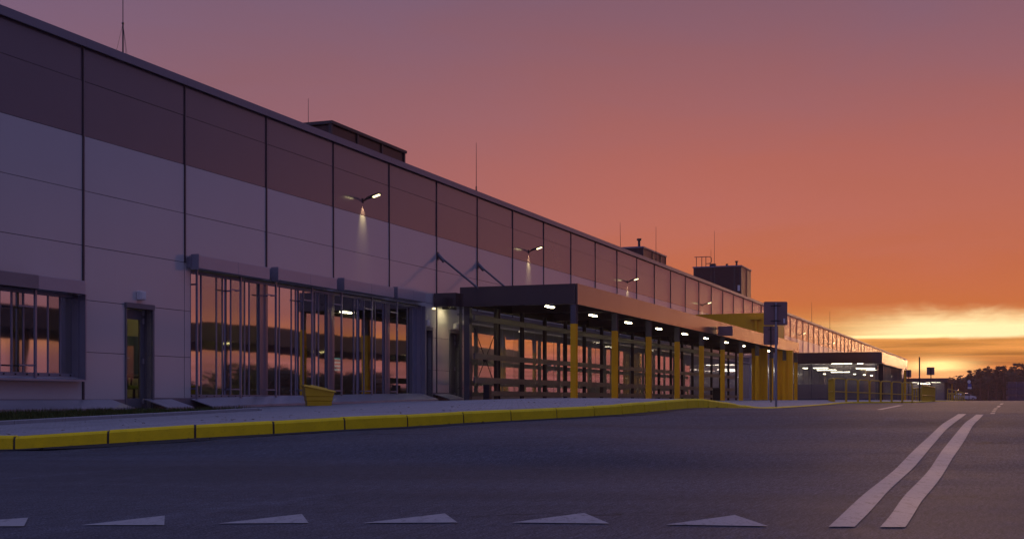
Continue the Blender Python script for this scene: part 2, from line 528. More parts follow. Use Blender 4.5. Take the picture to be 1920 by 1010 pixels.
def leaf_mat(name, a, b):
    m = bpy.data.materials.new(name); m.use_nodes = True
    t = N(m.node_tree); bs = m.node_tree.nodes['Principled BSDF']
    v = t.new('ShaderNodeTexCoord').outputs['Object']
    t.l.new(t.mix(t.step(t.noise(v, 3, 3, .6), .35, .65), a, b), bs.inputs['Base Color'])
    bs.inputs['Roughness'].default_value = .8; bs.inputs['Specular IOR Level'].default_value = .2
    return m


M['asphalt'] = asphalt_mat(); M['paint'] = paint_mat(); M['pav'] = paving_mat()
M['grass'] = leaf_mat('grass_blades', (.030, .045, .010), (.065, .085, .02))
M['soil'] = mat('dark_soil', (.03, .03, .02), .95, 0, .2, .3, 6)
M['needle'] = leaf_mat('pine_needles', (.028, .030, .016), (.05, .05, .025))
M['bark'] = mat('pine_bark', (.10, .06, .04), .9)
M['leaf_dry'] = leaf_mat('dry_leaf', (.05, .03, .015), (.09, .055, .02))

# ------------------------------------------------------------------ ground, kerb, pavement
def axis(a, b, near0, near1, st):
    out = []
    x = near0
    while x <= near1 + 1e-6: out.append(x); x += st
    x, d = near1, st
    while x < b: d *= 1.28; x += d; out.append(min(x, b))
    x, d = near0, st
    while x > a: d *= 1.28; x -= d; out.insert(0, max(x, a))
    return out


g = MB()
xs = axis(-900, 900, -14, 16, .5); ys = axis(-200, 1300, -2, 60, .5)
gv = [[g.bm.verts.new((x, y, road_z(x, y))) for x in xs] for y in ys]
for j in range(len(ys) - 1):
    for i in range(len(xs) - 1):
        g.bm.faces.new([gv[j][i], gv[j][i + 1], gv[j + 1][i + 1], gv[j + 1][i]])
from mathutils.bvhtree import BVHTree
bmesh.ops.triangulate(g.bm, faces=g.bm.faces)
ROAD = BVHTree.FromBMesh(g.bm)
road = g.build('road', M['asphalt'], smooth=True, normals=False)
tag(road, kind='structure')

# kerb line: (photo u of the foot, distance, kerb height)
KPTS = [(-520, 14.9, .15), (-160, 14.4, .15), (25, 14.2, .15), (202, 14.25, .15), (366, 14.4, .15), (514, 14.7, .15), (648, 15.2, .15), (766, 15.9, .15),
        (871, 16.7, .15), (960, 17.4, .15), (1046, 18.2, .15), (1116, 19.1, .15), (1168, 19.9, .155), (1210, 20.8, .16), (1250, 21.9, .17), (1290, 23.2, .17),
        (1330, 24.6, .16), (1365, 26.2, .125), (1400, 28.2, .08), (1432, 30.6, .045), (1462, 33.6, .03), (1500, 38.5, .03), (1545, 47, .03), (1577, 58, .05),
        (1600, 62.6, .07), (1655, 65.3, .07), (1713, 68.5, .07), (1735, 78, .06), (1764, 108, .06), (1790, 150, .05), (1812, 200, .05)]
kp = []
for u, y, h in KPTS:
    x = (u - 960) / F * y
    kp.append(Vector((x, y, h)))


def base_z(s):
    return interp(s, [(-12, .31), (0, .33), (2, .34), (8, .43), (14.6, .52), (22, .54), (60, .53), (220, .52)])


kb, gap = MB(), MB()
pv = MB()
prev_in = prev_out = None
samples = []
acc = 0.0
dense = []
for a, b in zip(kp, kp[1:]):
    n = max(1, round(((b - a).xy.length) / 1.0))
    for i in range(n):
        dense.append(a.lerp(b, i / n))
dense.append(kp[-1])
nrm = []
for i, p in enumerate(dense):
    d = (dense[min(i + 1, len(dense) - 1)] - dense[max(i - 1, 0)]); d.z = 0; d.normalize()
    nrm.append(Vector((-d.y, d.x, 0)))
KW = .15
for i in range(len(dense) - 1):
    a, b = dense[i], dense[i + 1]
    na, nb = nrm[i], nrm[i + 1]
    za, zb = road_z(a.x, a.y), road_z(b.x, b.y)
    d = (b - a); d.z = 0; L = d.length; d.normalize()
    c = min(.012, L * .05)
    def sec(p, nn, z, h):
        q = [(0, -.12), (.012, h - .03), (.035, h), (KW, h), (KW, -.12)]
        return [Vector((p.x + nn.x * o, p.y + nn.y * o, z + zz)) for o, zz in q]
    jit = random.uniform(-.006, .006)
    sa, sb = sec(a + d * c, na, za + jit, a.z), sec(b - d * c, nb, zb + jit, b.z)
    va = [kb.bm.verts.new(p) for p in sa]; vb = [kb.bm.verts.new(p) for p in sb]
    kb.bm.faces.new(va[::-1]); kb.bm.faces.new(vb)
    for k in range(5):
        kb.bm.faces.new([va[k], va[(k + 1) % 5], vb[(k + 1) % 5], vb[k]])
    g0, g1_ = sec(a + na * .012, na, za - .012, a.z), sec(b + nb * .012, nb, zb - .012, b.z)
    va = [gap.bm.verts.new(p) for p in g0]; vb = [gap.bm.verts.new(p) for p in g1_]
    for k in range(4):
        gap.bm.faces.new([va[k], va[k + 1], vb[k + 1], vb[k]])
tag(kb.build('kerb', M['kerb'], bevel=.008), kind='structure')
tag(gap.build('kerb_bedding', M['kerb_gap']), kind='structure')


NP = 8
UF = [(-520, -15), (-160, -7), (25, -3), (366, 3), (648, 8), (871, 11.5), (1046, 14), (1250, 17.5), (1365, 20.5), (1462, 25), (1500, 29), (1545, 37), (1577, 44)]
from mathutils.bvhtree import BVHTree
rows = []
for p, nn in zip(dense, nrm):
    q = p + nn * KW
    up = 960 + F * p.x / p.y
    sk = (q - P0).dot(D)
    sf = None
    for (ua, fa), (ub, fb_) in zip(UF, UF[1:]):
        if ua <= up <= ub: sf = fa + (fb_ - fa) * (up - ua) / (ub - ua)
    if sf is None or sk > sf: sf = max(sk, -16)
    if rows and sf < last_sf: sf = last_sf + .01
    last_sf = sf
    zk = road_z(p.x, p.y) + p.z - .004
    e = W(sf, -.3)
    row = []
    for j in range(NP + 1):
        t = j / NP
        pt = q.lerp(e, t)
        z = zk + (base_z(sf) - zk) * t + .05 * math.sin(math.pi * t) * min(1, max(0, (sf - 8) / 8))
        row.append(pv.bm.verts.new((pt.x, pt.y, z)))
    rows.append(row)
for i in range(len(rows) - 1):
    for j in range(NP):
        pv.bm.faces.new([rows[i][j], rows[i + 1][j], rows[i + 1][j + 1], rows[i][j + 1]])
bmesh.ops.recalc_face_normals(pv.bm, faces=pv.bm.faces)
PAVE = BVHTree.FromBMesh(pv.bm)
pavement = pv.build('pavement', M['pav'], smooth=True)
for p_ in pavement.data.polygons:
    if p_.normal.z < 0: p_.flip()
tag(pavement, kind='structure')


def pave_z(p):
    """height of the pavement at a plan point"""
    hit = PAVE.ray_cast(Vector((p.x, p.y, 10)), Vector((0, 0, -1)))
    return hit[0].z if hit[0] is not None else road_z(p.x, p.y)


# dirt swept against the foot of the kerb
gu = MB(); pr = None
for i, (p, nn) in enumerate(zip(dense, nrm)):
    if i < 1 or i > 45: continue
    cur = []
    for o in (.02, -.09, -.20 - random.uniform(0, .16)):
        q = p + nn * o; cur.append(gu.bm.verts.new((q.x, q.y, road_z(q.x, q.y) + .005)))
    if pr:
        for k in range(2): gu.bm.faces.new([pr[k], cur[k], cur[k + 1], pr[k + 1]])
    pr = cur
gut = gu.build('gutter_dirt', mat('gutter_dirt', (.022, .021, .024), .9, 0, .2, .4, 5))
for p_ in gut.data.polygons:
    if p_.normal.z < 0: p_.flip()
tag(gut, kind='structure')

# grass strip with its concrete edging
gs = MB(); SG1 = .05
for s0 in range(-14, 0):
    pts = []
    for s in (s0, min(s0 + 1, SG1)):
        for wd in (.3, 1.4, 2.5, 3.7):
            q = W(s, wd); pts.append(Vector((q.x, q.y, pave_z(q) + .012)))
    for k in range(3): gs.poly([pts[k], pts[k + 1], pts[k + 5], pts[k + 4]])
tag(gs.build('soil_bed', M['soil']), kind='structure')
ed = MB()
for s0 in range(-14, 0):
    s1 = min(s0 + .99, SG1)
    qa, qb = W(s0, 3.7), W(s1, 3.7); ra_, rb_ = W(s0, 3.78), W(s1, 3.78)
    za, zb = pave_z(qa), pave_z(qb)
    ed.hexa([(qa.x, qa.y, za - .1), (qb.x, qb.y, zb - .1), (rb_.x, rb_.y, zb - .1), (ra_.x, ra_.y, za - .1),
             (qa.x, qa.y, za + .055), (qb.x, qb.y, zb + .055), (rb_.x, rb_.y, zb + .055), (ra_.x, ra_.y, za + .055)])
qa, qb, rb_, ra_ = W(SG1, .6), W(SG1, 3.78), W(SG1 + .08, 3.78), W(SG1 + .08, .6)
za, zb = pave_z(qa), pave_z(qb)
ed.hexa([(qa.x, qa.y, za - .1), (qb.x, qb.y, zb - .1), (rb_.x, rb_.y, zb - .1), (ra_.x, ra_.y, za - .1),
         (qa.x, qa.y, za + .045), (qb.x, qb.y, zb + .045), (rb_.x, rb_.y, zb + .045), (ra_.x, ra_.y, za + .045)])
tag(ed.build('kerb_edging', M['conc'], bevel=.01), kind='structure')
gr = MB()
for i in range(26000):
    s = random.uniform(-13, SG1 - .02); wd = random.uniform(.5, 3.68)
    if random.random() < .25 and wd < 2: continue
    q = W(s, wd); z = pave_z(q) + .01
    h = random.uniform(.04, .11) * (1.3 if random.random() < .1 else 1); an = random.uniform(0, 6.28); r = random.uniform(.005, .010)
    dx, dy = math.cos(an) * r, math.sin(an) * r; lx, ly = random.gauss(0, .035), random.gauss(0, .035)
    gr.poly([(q.x - dx, q.y - dy, z), (q.x + dx, q.y + dy, z), (q.x + lx, q.y + ly, z + h)])
tag(gr.build('grass', M['grass'], normals=False), 'short dark grass strip along the foot of the warehouse', 'grass', kind='stuff')

# dry leaves on the pavement and in the gutter
dl = MB()
for i in range(170):
    k = random.randrange(2, 19); p = dense[k]; nn = nrm[k]
    o = random.choice((-.05, .05)) * random.random() - .02 if random.random() < .55 else random.uniform(.2, 4)
    q = p + nn * o + Vector((random.uniform(-.5, .5), random.uniform(-.3, .3), 0))
    if o > .2: z = pave_z(q) + .012
    else: z = road_z(q.x, q.y) + .012 + (p.z if (q - p).dot(nn) > 0 else 0)
    an = random.uniform(0, 6.28); r = random.uniform(.012, .035)
    pts = [(q.x + math.cos(an + t) * r * f, q.y + math.sin(an + t) * r * f, z + random.uniform(0, .012)) for t, f in ((0, 1.3), (1.6, .6), (3.1, 1.1), (4.7, .6))]
    dl.poly(pts)
tag(dl.build('fallen_leaves', M['leaf_dry'], normals=False), 'few dry leaves scattered on the pavement beside the yellow kerb', 'leaves', kind='stuff')

# road markings, laid on the road a few millimetres up
def marking(name, polys):
    b = MB()
    for pl in polys:
        b.poly([ground_px(u, v) + Vector((0, 0, .004)) for u, v in pl])
    o = b.build(name, M['paint'], normals=False)
    for p in o.data.polygons:
        if p.normal.z < 0: p.flip()
    return tag(o, kind='structure')


marking('give_way_marking', [[(-95, 988), (45, 987), (53, 971), (-5, 975)], [(152, 985), (308, 985), (309, 967)], [(408, 982), (579, 981), (566, 964)],
                             [(680, 981), (858, 980), (834, 963)], [(960, 980), (1143, 982), (1095, 962)], [(1248, 984), (1441, 987), (1378, 966)]])


def zz(x, y): return (1560 + x / 3.742, 730 + y / 3.742)


def strip(lf, rt, n=70):
    """lf, rt: polylines in the photo; sampled on equal rows"""
    def at(pl, v):
        for a, b in zip(pl, pl[1:]):
            if min(a[1], b[1]) <= v <= max(a[1], b[1]):
                return a[0] + (b[0] - a[0]) * (v - a[1]) / (b[1] - a[1] + 1e-9)
        return pl[0][0] if v > pl[0][1] else pl[-1][0]
    v0, v1 = lf[0][1], lf[-1][1]
    raw = at
    def at(pl, v):
        acc = wt_ = 0.0
        for k in range(-6, 7):
            q = v + k * 4.0 * (0.25 + (v - v1) / (v0 - v1))
            if min(v0, v1) <= q <= max(v0, v1):
                ww = math.exp(-(k / 3.5) ** 2); acc += ww * (raw(pl, q) - slope(pl) * (q - v)); wt_ += ww
        return acc / wt_
    def slope(pl): return (pl[-1][0] - pl[0][0]) / (pl[-1][1] - pl[0][1])
    out = []
    for i in range(n):
        a, b = v0 + (v1 - v0) * i / n, v0 + (v1 - v0) * (i + 1) / n
        out.append([(at(lf, a), a), (at(rt, a), a), (at(rt, b), b), (at(lf, b), b)])
    return out


L1 = [zz(*p) for p in ((0, 965), (0, 945), (215, 740), (320, 660), (430, 575), (575, 425), (680, 330), (775, 240), (890, 172))]
R1 = [zz(*p) for p in ((160, 965), (290, 835), (385, 720), (500, 615), (570, 555), (690, 410), (800, 280), (870, 225), (945, 172))]
L2 = [zz(*p) for p in ((330, 968), (400, 905), (460, 810), (500, 750), (600, 655), (680, 570), (770, 430), (860, 320), (930, 235), (1015, 176))]
R2 = [zz(*p) for p in ((515, 968), (560, 905), (620, 790), (720, 680), (790, 580), (840, 490), (920, 375), (990, 250), (1065, 176))]
L1[0] = (L1[0][0] - 5, L1[0][1])
marking('double_line_marking', strip(L1, R1) + strip(L2, R2))
marking('edge_line_marking', [[(1622, 772), (1632, 772), (1664, 765.5), (1656, 765)], [(1656, 765), (1664, 765.5), (1694, 759.5), (1684, 759.3)]])
marking('dash_line_marking', [[(1856, 775.5), (1865, 775.5), (1866, 774), (1858, 774)], [(1859, 772), (1866, 772), (1867.5, 770.6), (1861, 770.6)],
                              [(1861, 768.5), (1868, 768.5), (1869, 767.2), (1863, 767.2)], [(1863, 766), (1870, 766), (1871, 765), (1865, 765)],
                              [(1868, 763), (1874, 763), (1877, 760.5), (1871, 760.5)], [(1874, 758), (1879, 758), (1882, 755.8), (1877, 755.8)]])

# ------------------------------------------------------------------ the warehouse
wh = thing('warehouse', 'long low warehouse with pale cladding, mauve upper band and tall window bank', 'warehouse', (P0.x, P0.y, 0), RZ)
S_END = 203.0
ZT = 7.15
zj = [.15, 1.45, 2.42, 3.43, 4.45, 5.47, 6.49, ZT]       # panel course joints (world z)
ZBAND = 5.47
# openings: (s0, s1, z0, z1)
b0, b1 = S(357), S(790)
win_l = (-13.5, S(148.5), .97, 2.50)
bank = (b0, b1, .15, 3.32)
d1 = (S(236), S(283), .15, 2.36)
d2 = (S(793), S(808), .15, 2.62)
d3 = (S(843), S(862), .15, 2.62)
cw = (S(878), S(1408), .15, 3.42)
OPEN = [win_l, bank, d1, d2, d3, cw]


def wall_panels(z_lo, z_hi, tilt):
    b = MB()
    for k in range(-5, 64):
        m0, m1 = k * MOD + .012, (k + 1) * MOD - .012
        if m0 > S_END: break
        for za, zb in zip(zj, zj[1:]):
            if za < z_lo - .01 or zb > z_hi + .01: continue
            z0, z1 = za + .005, zb - .005
            ops = [o for o in OPEN if o[0] < m1 and o[1] > m0 and o[2] < z1 and o[3] > z0]
            if not ops:
                t1, t2, t3 = (random.gauss(0, tilt) for _ in range(3))
                def wv(s, z): return t1 * (s - m0) / MOD + t2 * (z - z0) + t3 * .3
                b.hexa([(m0, .10, z0), (m1, .10, z0), (m1, -wv(m1, z0), z0), (m0, -wv(m0, z0), z0), (m0, .10, z1), (m1, .10, z1), (m1, -wv(m1, z1), z1), (m0, -wv(m0, z1), z1)])
                continue
            ss = sorted({m0, m1} | {x for o in ops for x in o[:2] if m0 < x < m1})
            zs = sorted({z0, z1} | {x for o in ops for x in o[2:] if z0 < x < z1})
            for a, c in zip(ss, ss[1:]):
                for e, f in zip(zs, zs[1:]):
                    cs, cz = (a + c) / 2, (e + f) / 2
                    if any(o[0] < cs < o[1] and o[2] < cz < o[3] for o in ops): continue
                    b.fb(a, c, -.10, 0, e, f)
    return b


wall_panels(.1, ZBAND, .0025).build('lower_cladding', M['white_clad'], wh)
wall_panels(ZBAND, ZT, .0025).build('upper_cladding', M['band_clad'], wh)
bk = MB()                                                     # dark backing behind the joints, and the shell
zs_ = [.1, 2.36, 3.5, ZT]
bk.fb(-16, S_END, -.16, -.105, 3.45, ZT)
for a, c in ((d1[1] + .1, b0 - .1), (-13.6, d1[0] - .1)):
    if c > a and a > 0: bk.fb(a, c, -.16, -.105, .1, 3.449)
bk.fb(win_l[1] + .1, d1[0] - .1, -.16, -.105, .1, 3.449)
bk.fb(-13.6, win_l[1] + .1, -.16, -.105, .1, .95); bk.fb(-13.6, win_l[1] + .1, -.16, -.105, 2.52, 3.449)
bk.fb(d1[0] - .1, d1[1] + .1, -.16, -.105, 2.40, 3.449)
bk.fb(d2[1] + .04, d3[0] - .04, -.16, -.105, .1, 3.449)
bk.fb(cw[1] + .05, S_END, -.16, -.105, .1, 3.449)
bk.fb(S_END - .1, S_END, -40, -.161, .1, ZT)
bk.fb(-16, -15.9, -40, -.161, .1, ZT)
bk.build('wall_backing', M['trim'], wh)
MB().fb(-16, S_END, -40, -.165, ZT - .25, ZT - .06).build('roof', M['roof'], wh)
co = MB()
for k in range(-5, 64):
    a, c = k * MOD + .003, min((k + 1) * MOD - .003, S_END + .05)
    if c <= a: break
    co.prism([(a, .35, ZT + .15), (a, -.075, ZT + .13), (a, -.085, ZT - .035), (a, -.05, ZT - .035), (a, -.05, ZT + .04), (a, .35, ZT + .06)], (c - a, 0, 0))
co.build('parapet_coping', M['coping'], wh)
for k in range(-4, 64):
    s = k * MOD
    if s > S_END: break
    zb = .55
    for o in OPEN:
        if o[0] - .3 < s < o[1] + .3: zb = max(zb, o[3] + (.0 if o is not bank and o is not win_l else .1))
    if abs(s) < .4: zb = .35
    jo = MB().fb(s - .017, s + .013, -.05, .024, zb, ZT - .04).build('joint_strip', M['trim'], wh)
    MB().fb(s + .015, s + .050, -.05, .010, zb, ZT - .04).build('joint_cover', M['trim_light'], jo)

# zinc flashing along the foot of the wall
fl_segs = [(-14, -7, 0), (-6.99, -3.4, 0), (-3.39, S(250, .5) - .0, 0), (S(288, .2), S(352, .4), 0), (S(357), S(470), 1), (S(470) + .01, S(585), 1), (S(585) + .01, S(690), 1), (S(690) + .01, S(790), 1), (S(812), S(842), 0)]
for a, c, kind in fl_segs:
    f = MB()
    za, zb = base_z(a), base_z(c)
    top, lip, out = .24, .04, .55
    P_ = []
    for s, z in ((a, za), (c, zb)):
        P_.append([(s, .02, z + top), (s, -out, z + lip + .03), (s, -out, z + lip - .02), (s, -out + .02, z + lip - .02), (s, -out + .02, z + lip + .015), (s, .02, z + top - .02)])
    va = [f.bm.verts.new(p) for p in P_[0]]; vb = [f.bm.verts.new(p) for p in P_[1]]
    f.bm.faces.new(va[::-1]); f.bm.faces.new(vb)
    for k in range(6): f.bm.faces.new([va[k], va[(k + 1) % 6], vb[(k + 1) % 6], vb[k]])
    f.build('base_flashing', M['flash'], wh)
pl = MB()
for a, c in ((-14, d1[0] - .03), (d1[1] + .03, b1), (d2[1], d3[0])):
    pl.fb(a, c, -.12, .012, .1, base_z(a) + .26)
pl.build('plinth', M['trim_light'], wh)

# rooms behind the glass
rm = MB()
rs0, rs1, rd = -14.0, S(872), -7.5
rm.fb(rs0, rs1, rd - .1, rd, .2, 3.5)
rm.fb(rs0, rs1, rd, -.2, 3.401, 3.44)
rm.fb(rs0 - .1, rs0, rd, -.2, .2, 3.4)
rm.fb(rs1, rs1 + .1, rd, -.2, .2, 3.4)
rm.fb(d1[0] - .9, d1[0] - .8, -3.4, -.2, .45, 3.4)
rm.fb(d1[0] - .9, d1[1] + 6.2, -3.5, -3.4, .45, 3.4)
rm.fb(d1[0] - .79, 3.3, -3.39, -.21, 2.62, 2.66)
rm.fb(d1[1] + 6.2, d1[1] + 6.3, -3.5, -.4, .45, 3.4)
rm.build('interior', M['room'], wh)
MB().fb(d1[0] + .2, d1[0] + 1.3, -1.3, -1.1, 2.585, 2.618).build('office_lamp', M['tube_in'], wh)
MB().fb(rs0, S_END - 1, -9, -.17, .3, .36).build('interior_floor', M['roomfloor'], wh)
lt = MB()
for s, wd in ((-6, -2.2), (-1.6, -3.5), (4.6, -1.6), (6.4, -2.4), (8.2, -4.5), (12.2, -3.2), (10, -6.3)):
    MB().fb(s - .45, s + .45, wd - .028, wd + .028, 3.365, 3.398).build('interior_lamp', M['tube_in'], wh)

# --- left window
def window(name_label, o, rec, mull, guide, sill=True, grey=()):
    s0, s1, z0, z1 = o
    f = MB()
    f.fb(s0, s0 + .05, -.16, -.02, z0 + .002, z1 - .002); f.fb(s1 - .045, s1 - .001, -.16, .018, z0 + .002, z1 - .002)
    f.fb(s0 + .05, s1 - .045, -.16, -rec + .03, z0 + .001, z0 + .075); f.fb(s0 + .05, s1 - .045, -.16, -rec + .03, z1 - .06, z1 - .001)
    win = f.build('window', M['frame'], wh)
    g_ = MB()
    edges = [s0 + .05] + [x for x in mull] + [s1 - .045]
    for a, c in zip(edges, edges[1:]):
        t1 = random.gauss(0, .0028)
        t2 = random.gauss(0, .002)
        g_.poly([(a, rec + .02, z0 + .07), (c, rec + .02 + t1 * (c - a) * 1, z0 + .07), (c, rec + .02 + t1 * (c - a) + t2, z1 - .06), (a, rec + .02 + t2, z1 - .06)])
    g_.build('pane', M['glass'], win)
    for x in mull: MB().fb(x - .016, x + .016, -rec - .03, -rec - .006, z0 + .075, z1 - .06).build('mullion', M['frame'], win)
    for x in grey:
        MB().fb(x[0], x[1], -rec - .05, -rec + .028, z0 + .076, z1 - .061).build('infill_panel', M['infill'], win)
    for x in guide:
        gq = MB()
        gq.fb(x - .022, x + .022, .05, .09, z0 - .02, z1 + .02)
        for zt in (z0 + .18, z1 - .32):
            gq.fb(x - .012, x + .012, -rec + .036, .05, zt, zt + .035)
            if x - .4 > s0: gq.fb(x - .40, x - .024, .055, .075, zt, zt + .028)
        gq.build('guide_rail', M['guide'], win)
    bt = MB()
    n = max(2, int((s1 - s0) / .28))
    for i in range(n):
        x = s0 + .15 + (s1 - s0 - .3) * i / (n - 1)
        bt.tube((x, rec - .028, z0 + .04), (x, rec - .045, z0 + .04), .014, n=6)
    bt.build('bolt', M['rubber'], win)
    return win


uL = [1, 24, 46, 92, 116]
wl = window('left', win_l, .11, [S(x, -.1) for x in (-330, -260, -190, -120, -60, 1, 24, 46, 92, 115)], [S(67, .08), S(-210, .08)])
sl = MB()
sl.prism([(-13.6, .11, .985), (-13.6, -.16, .93), (-13.6, -.16, .895), (-13.6, -.14, .895), (-13.6, -.01, .945), (-13.6, .11, .955)], (13.6 + S(150), 0, 0))
sl.build('sill', M['flash'], wl)
MB().fb(S(147), S(149), -.02, .16, .93, 2.5).build('side_trim', M['guide'], wl)
# hood over it
def hood(s0, s1, wd, z0, z1, split=None, end=True):
    h = MB()
    cuts = [s0] + (split or []) + [s1]
    for a, c in zip(cuts, cuts[1:]):
        h.fb(a + .003, c - .003, .03, wd, z0, z1)
    o = h.build('shutter_box', M['hood'], wh, bevel=.006)
    if end:
        e = MB(); e.fb(s0 - .02, s0 + .0, .10, wd + .02, z0 - .03, z1 + .02)
        e.fb(s0 - .05, s0 - .022, .02, .11, z0 + .02, z1 - .04); e.build('end_plate', M['frame'], o)
    return o


hood(-13.5, S(161, .2), .2, 2.50, 2.745, [S(73, .2), S(-200, .2)], end=False)
# --- bank of tall windows
mods = [S(372, .27), S(521, .27), S(645, .27), S(748, .27)]
uM = [379, 407.6, 419, 434.5, 460.5, 469, 485, 502, 525.6, 548, 556, 570.6, 592, 599, 612.5, 627, 665, 671, 684, 705, 720, 731, 765, 775]
uG = [370, 452, 518, 586, 641, 698, 745]
window('bank', (b0, b1, .60, 3.30), .11, [S(x, -.1) for x in uM], [S(x, .08) for x in uG],
       grey=[(S(486, -.1), S(501, -.1)), (S(613.5, -.1), S(626, -.1)), (S(721, -.1), S(730, -.1))])
for i, (a, c) in enumerate(zip(mods, [S(506, .27), S(632, .27), S(739, .27), S(797, .2)])):
    z0 = 3.31 + .03 * i
    hood(a, c, .27 if i < 3 else .22, z0, z0 + .275, [(a + c) / 2 + .1])
MB().fb(S(790) + .002, S(790) + .10, -.1, .12, .55, 3.3).build('corner_post', M['frame'], wh)
scr = MB()
for k in range(4):
    scr.fb(S(629, -3) , S(640, -3), -3.05, -3, 1.78 - k * .11, 1.84 - k * .11)
scr.build('screen', M['screen'], wh)

# --- doors
def door(o, zb, glazed, rec=.16, cap=True):
    s0, s1, z0, z1 = o
    fr = MB()
    fr.fb(s0 - .035, s0, -.2, .03, zb, z1); fr.fb(s1, s1 + .05, -.2, .05, zb, z1); fr.fb(s0 - .05, s1 + .06, -.2, .055, z1, z1 + .10)
    d = fr.build('door', M['door'], wh)
    lf = MB()
    if glazed:
        w_ = s1 - s0
        lf.fb(s0 + .005, s0 + .05, -rec - .05, -rec, zb + .03, z1 - .01); lf.fb(s1 - .13, s1 - .005, -rec - .05, -rec, zb + .03, z1 - .01)
        lf.fb(s0 + .05, s1 - .13, -rec - .05, -rec, zb + .03, zb + .26); lf.fb(s0 + .05, s1 - .13, -rec - .05, -rec, z1 - .20, z1 - .01)
        MB().poly([(s0 + .05, rec + .025, zb + .26), (s1 - .13, rec + .025, zb + .26), (s1 - .13, rec + .025, z1 - .2), (s0 + .05, rec + .025, z1 - .2)]).build('pane', M['glass_clear'], d)
    else:
        lf.fb(s0 + .005, s1 - .005, -rec - .05, -rec, zb + .03, z1 - .01)
    lf.build('leaf', M['door'], d)
    for zt in (zb + .15, zb + .95, zb + 1.75, zb + 1.92):
        hg = MB(); hg.tube((s1 - .06, rec - .02, zt), (s1 - .06, rec - .02, zt + .11), .022, n=8)
        hg.fb(s1 - .09, s1 - .02, -rec, -rec + .012, zt + .02, zt + .09)
        hg.build('hinge', M['steel'], d)
    hd = MB(); hd.path([(s0 + .11, rec, zb + 1.05), (s0 + .11, rec - .06, zb + 1.05), (s0 + .24, rec - .06, zb + 1.05)], .011)
    hd.build('handle', M['steel'], d)
    return d


door(d1, .33, True)
door(d2, .50, False)
door(d3, .53, False)
pipe = MB()
sp = S(864, .12)
pipe.tube((sp, -.12, .62), (sp, -.12, 3.5), .05, n=12)
for z in (.9, 2.2, 3.2):
    pipe.tube((sp, -.12, z), (sp, -.12, z + .05), .06, n=12); pipe.tube((sp, -.07, z + .02), (sp, 0, z + .02), .012)
pipe.path([(sp, -.12, .66), (sp, -.2, .58), (sp, -.26, .56)], .05, 12)
pipe.build('downpipe', M['post'], wh, smooth=False)

# --- glazed wall under the canopy
cf = MB()
c0, c1, cz0, cz1 = cw[0], cw[1], .62, cw[3]
cf.fb(c0, c1, -.14, -.02, cz0 - .2, cz0 + .06); cf.fb(c0, c1, -.14, -.02, cz1 - .08, cz1)
cf.fb(c0, c1, -.13, -.03, 2.98, 3.04)
cwo = cf.build('glazed_wall', M['frame'], wh)
gp_, mm = MB(), MB()
x, i = c0, 0
while x < c1 - .1:
    x2 = min(x + 1.066, c1)
    t1, t2 = random.gauss(0, .0012), random.gauss(0, .0012)
    for za, zb in ((cz0 + .06, 2.98), (3.04, cz1 - .08)):
        gp_.poly([(x, .08, za), (x2, .08 + t1, za), (x2, .08 + t1 + t2, zb), (x, .08 + t2, zb)])
    mm.fb(x - .010, x + .010, -.12, -.076, cz0 + .06, cz1 - .08)
    x = x2; i += 1
gp_.build('pane', M['glass_far'], cwo)
mm.build('mullion', M['frame'], cwo)
cb = MB()
cb.fb(c0, c1, -6, -5.9, .3, 3.5); cb.fb(c0, c1, -5.9, -.2, 3.45, 3.5)
cb.build('interior_partition', M['room'], wh)
lt = MB()
for k in range(9):
    s = c0 + 3 + k * 5.2
    MB().fb(s - .6, s + .6, -3.1 - (k % 2), -2.96 - (k % 2), 3.38, 3.42).build('ceiling_lamp', M['tube_pav'], wh)

# ------------------------------------------------------------------ lamps on the wall
def wall_lamp():
    t = thing('wall_lamp', 'x', 'wall lamp', group='flood lamps along the warehouse wall')
    b = MB(); b.box(-.06, .06, -.03, 0, -.09, .09); b.tube((0, -.03, 0), (0, -.14, .02), .03, n=10)
    b.build('bracket', M['mast'], t, bevel=.006)
    tilt = .30
    h = MB()
    def sec(r, wd, hh):
        y, z = -r * math.cos(tilt), r * math.sin(tilt)
        return [(-wd, y + hh * math.sin(tilt) * 0, z - .015), (wd, y, z - .015), (wd * .8, y - hh * math.sin(tilt), z + hh), (-wd * .8, y - hh * math.sin(tilt), z + hh)]
    secs = [sec(.10, .045, .04), sec(.2, .06, .07), sec(.34, .12, .065), sec(.78, .12, .04), sec(.84, .09, .02)]
    vs = [[h.bm.verts.new(p) for p in s_] for s_ in secs]
    h.bm.faces.new(vs[0][::-1]); h.bm.faces.new(vs[-1])
    for p, q in zip(vs, vs[1:]):
        for k in range(4): h.bm.faces.new([p[k], p[(k + 1) % 4], q[(k + 1) % 4], q[k]])
    h.build('housing', M['mast'], t)
    y0, y1 = .50, .78
    c, s_ = math.cos(tilt), math.sin(tilt)
    l = MB(); l.hexa([(-.07, -y0 * c, y0 * s_ - .05), (.07, -y0 * c, y0 * s_ - .05), (.07, -y1 * c, y1 * s_ - .05), (-.07, -y1 * c, y1 * s_ - .05),
                      (-.07, -y0 * c, y0 * s_ - .017), (.07, -y0 * c, y0 * s_ - .017), (.07, -y1 * c, y1 * s_ - .017), (-.07, -y1 * c, y1 * s_ - .017)])
    l.build('lens', M['lamp'], t)
    sd = bpy.data.lights.new('lamp_beam', 'SPOT'); sd.energy = 42; sd.color = (1.0, .78, .36); sd.spot_size = R(50); sd.spot_blend = 1.0; sd.shadow_soft_size = .03
    so = bpy.data.objects.new('lamp_beam', sd); COL.objects.link(so); so.parent = t; so.location = (0, -.17, -.05); so.rotation_euler = (R(17), 0, 0)
    return t


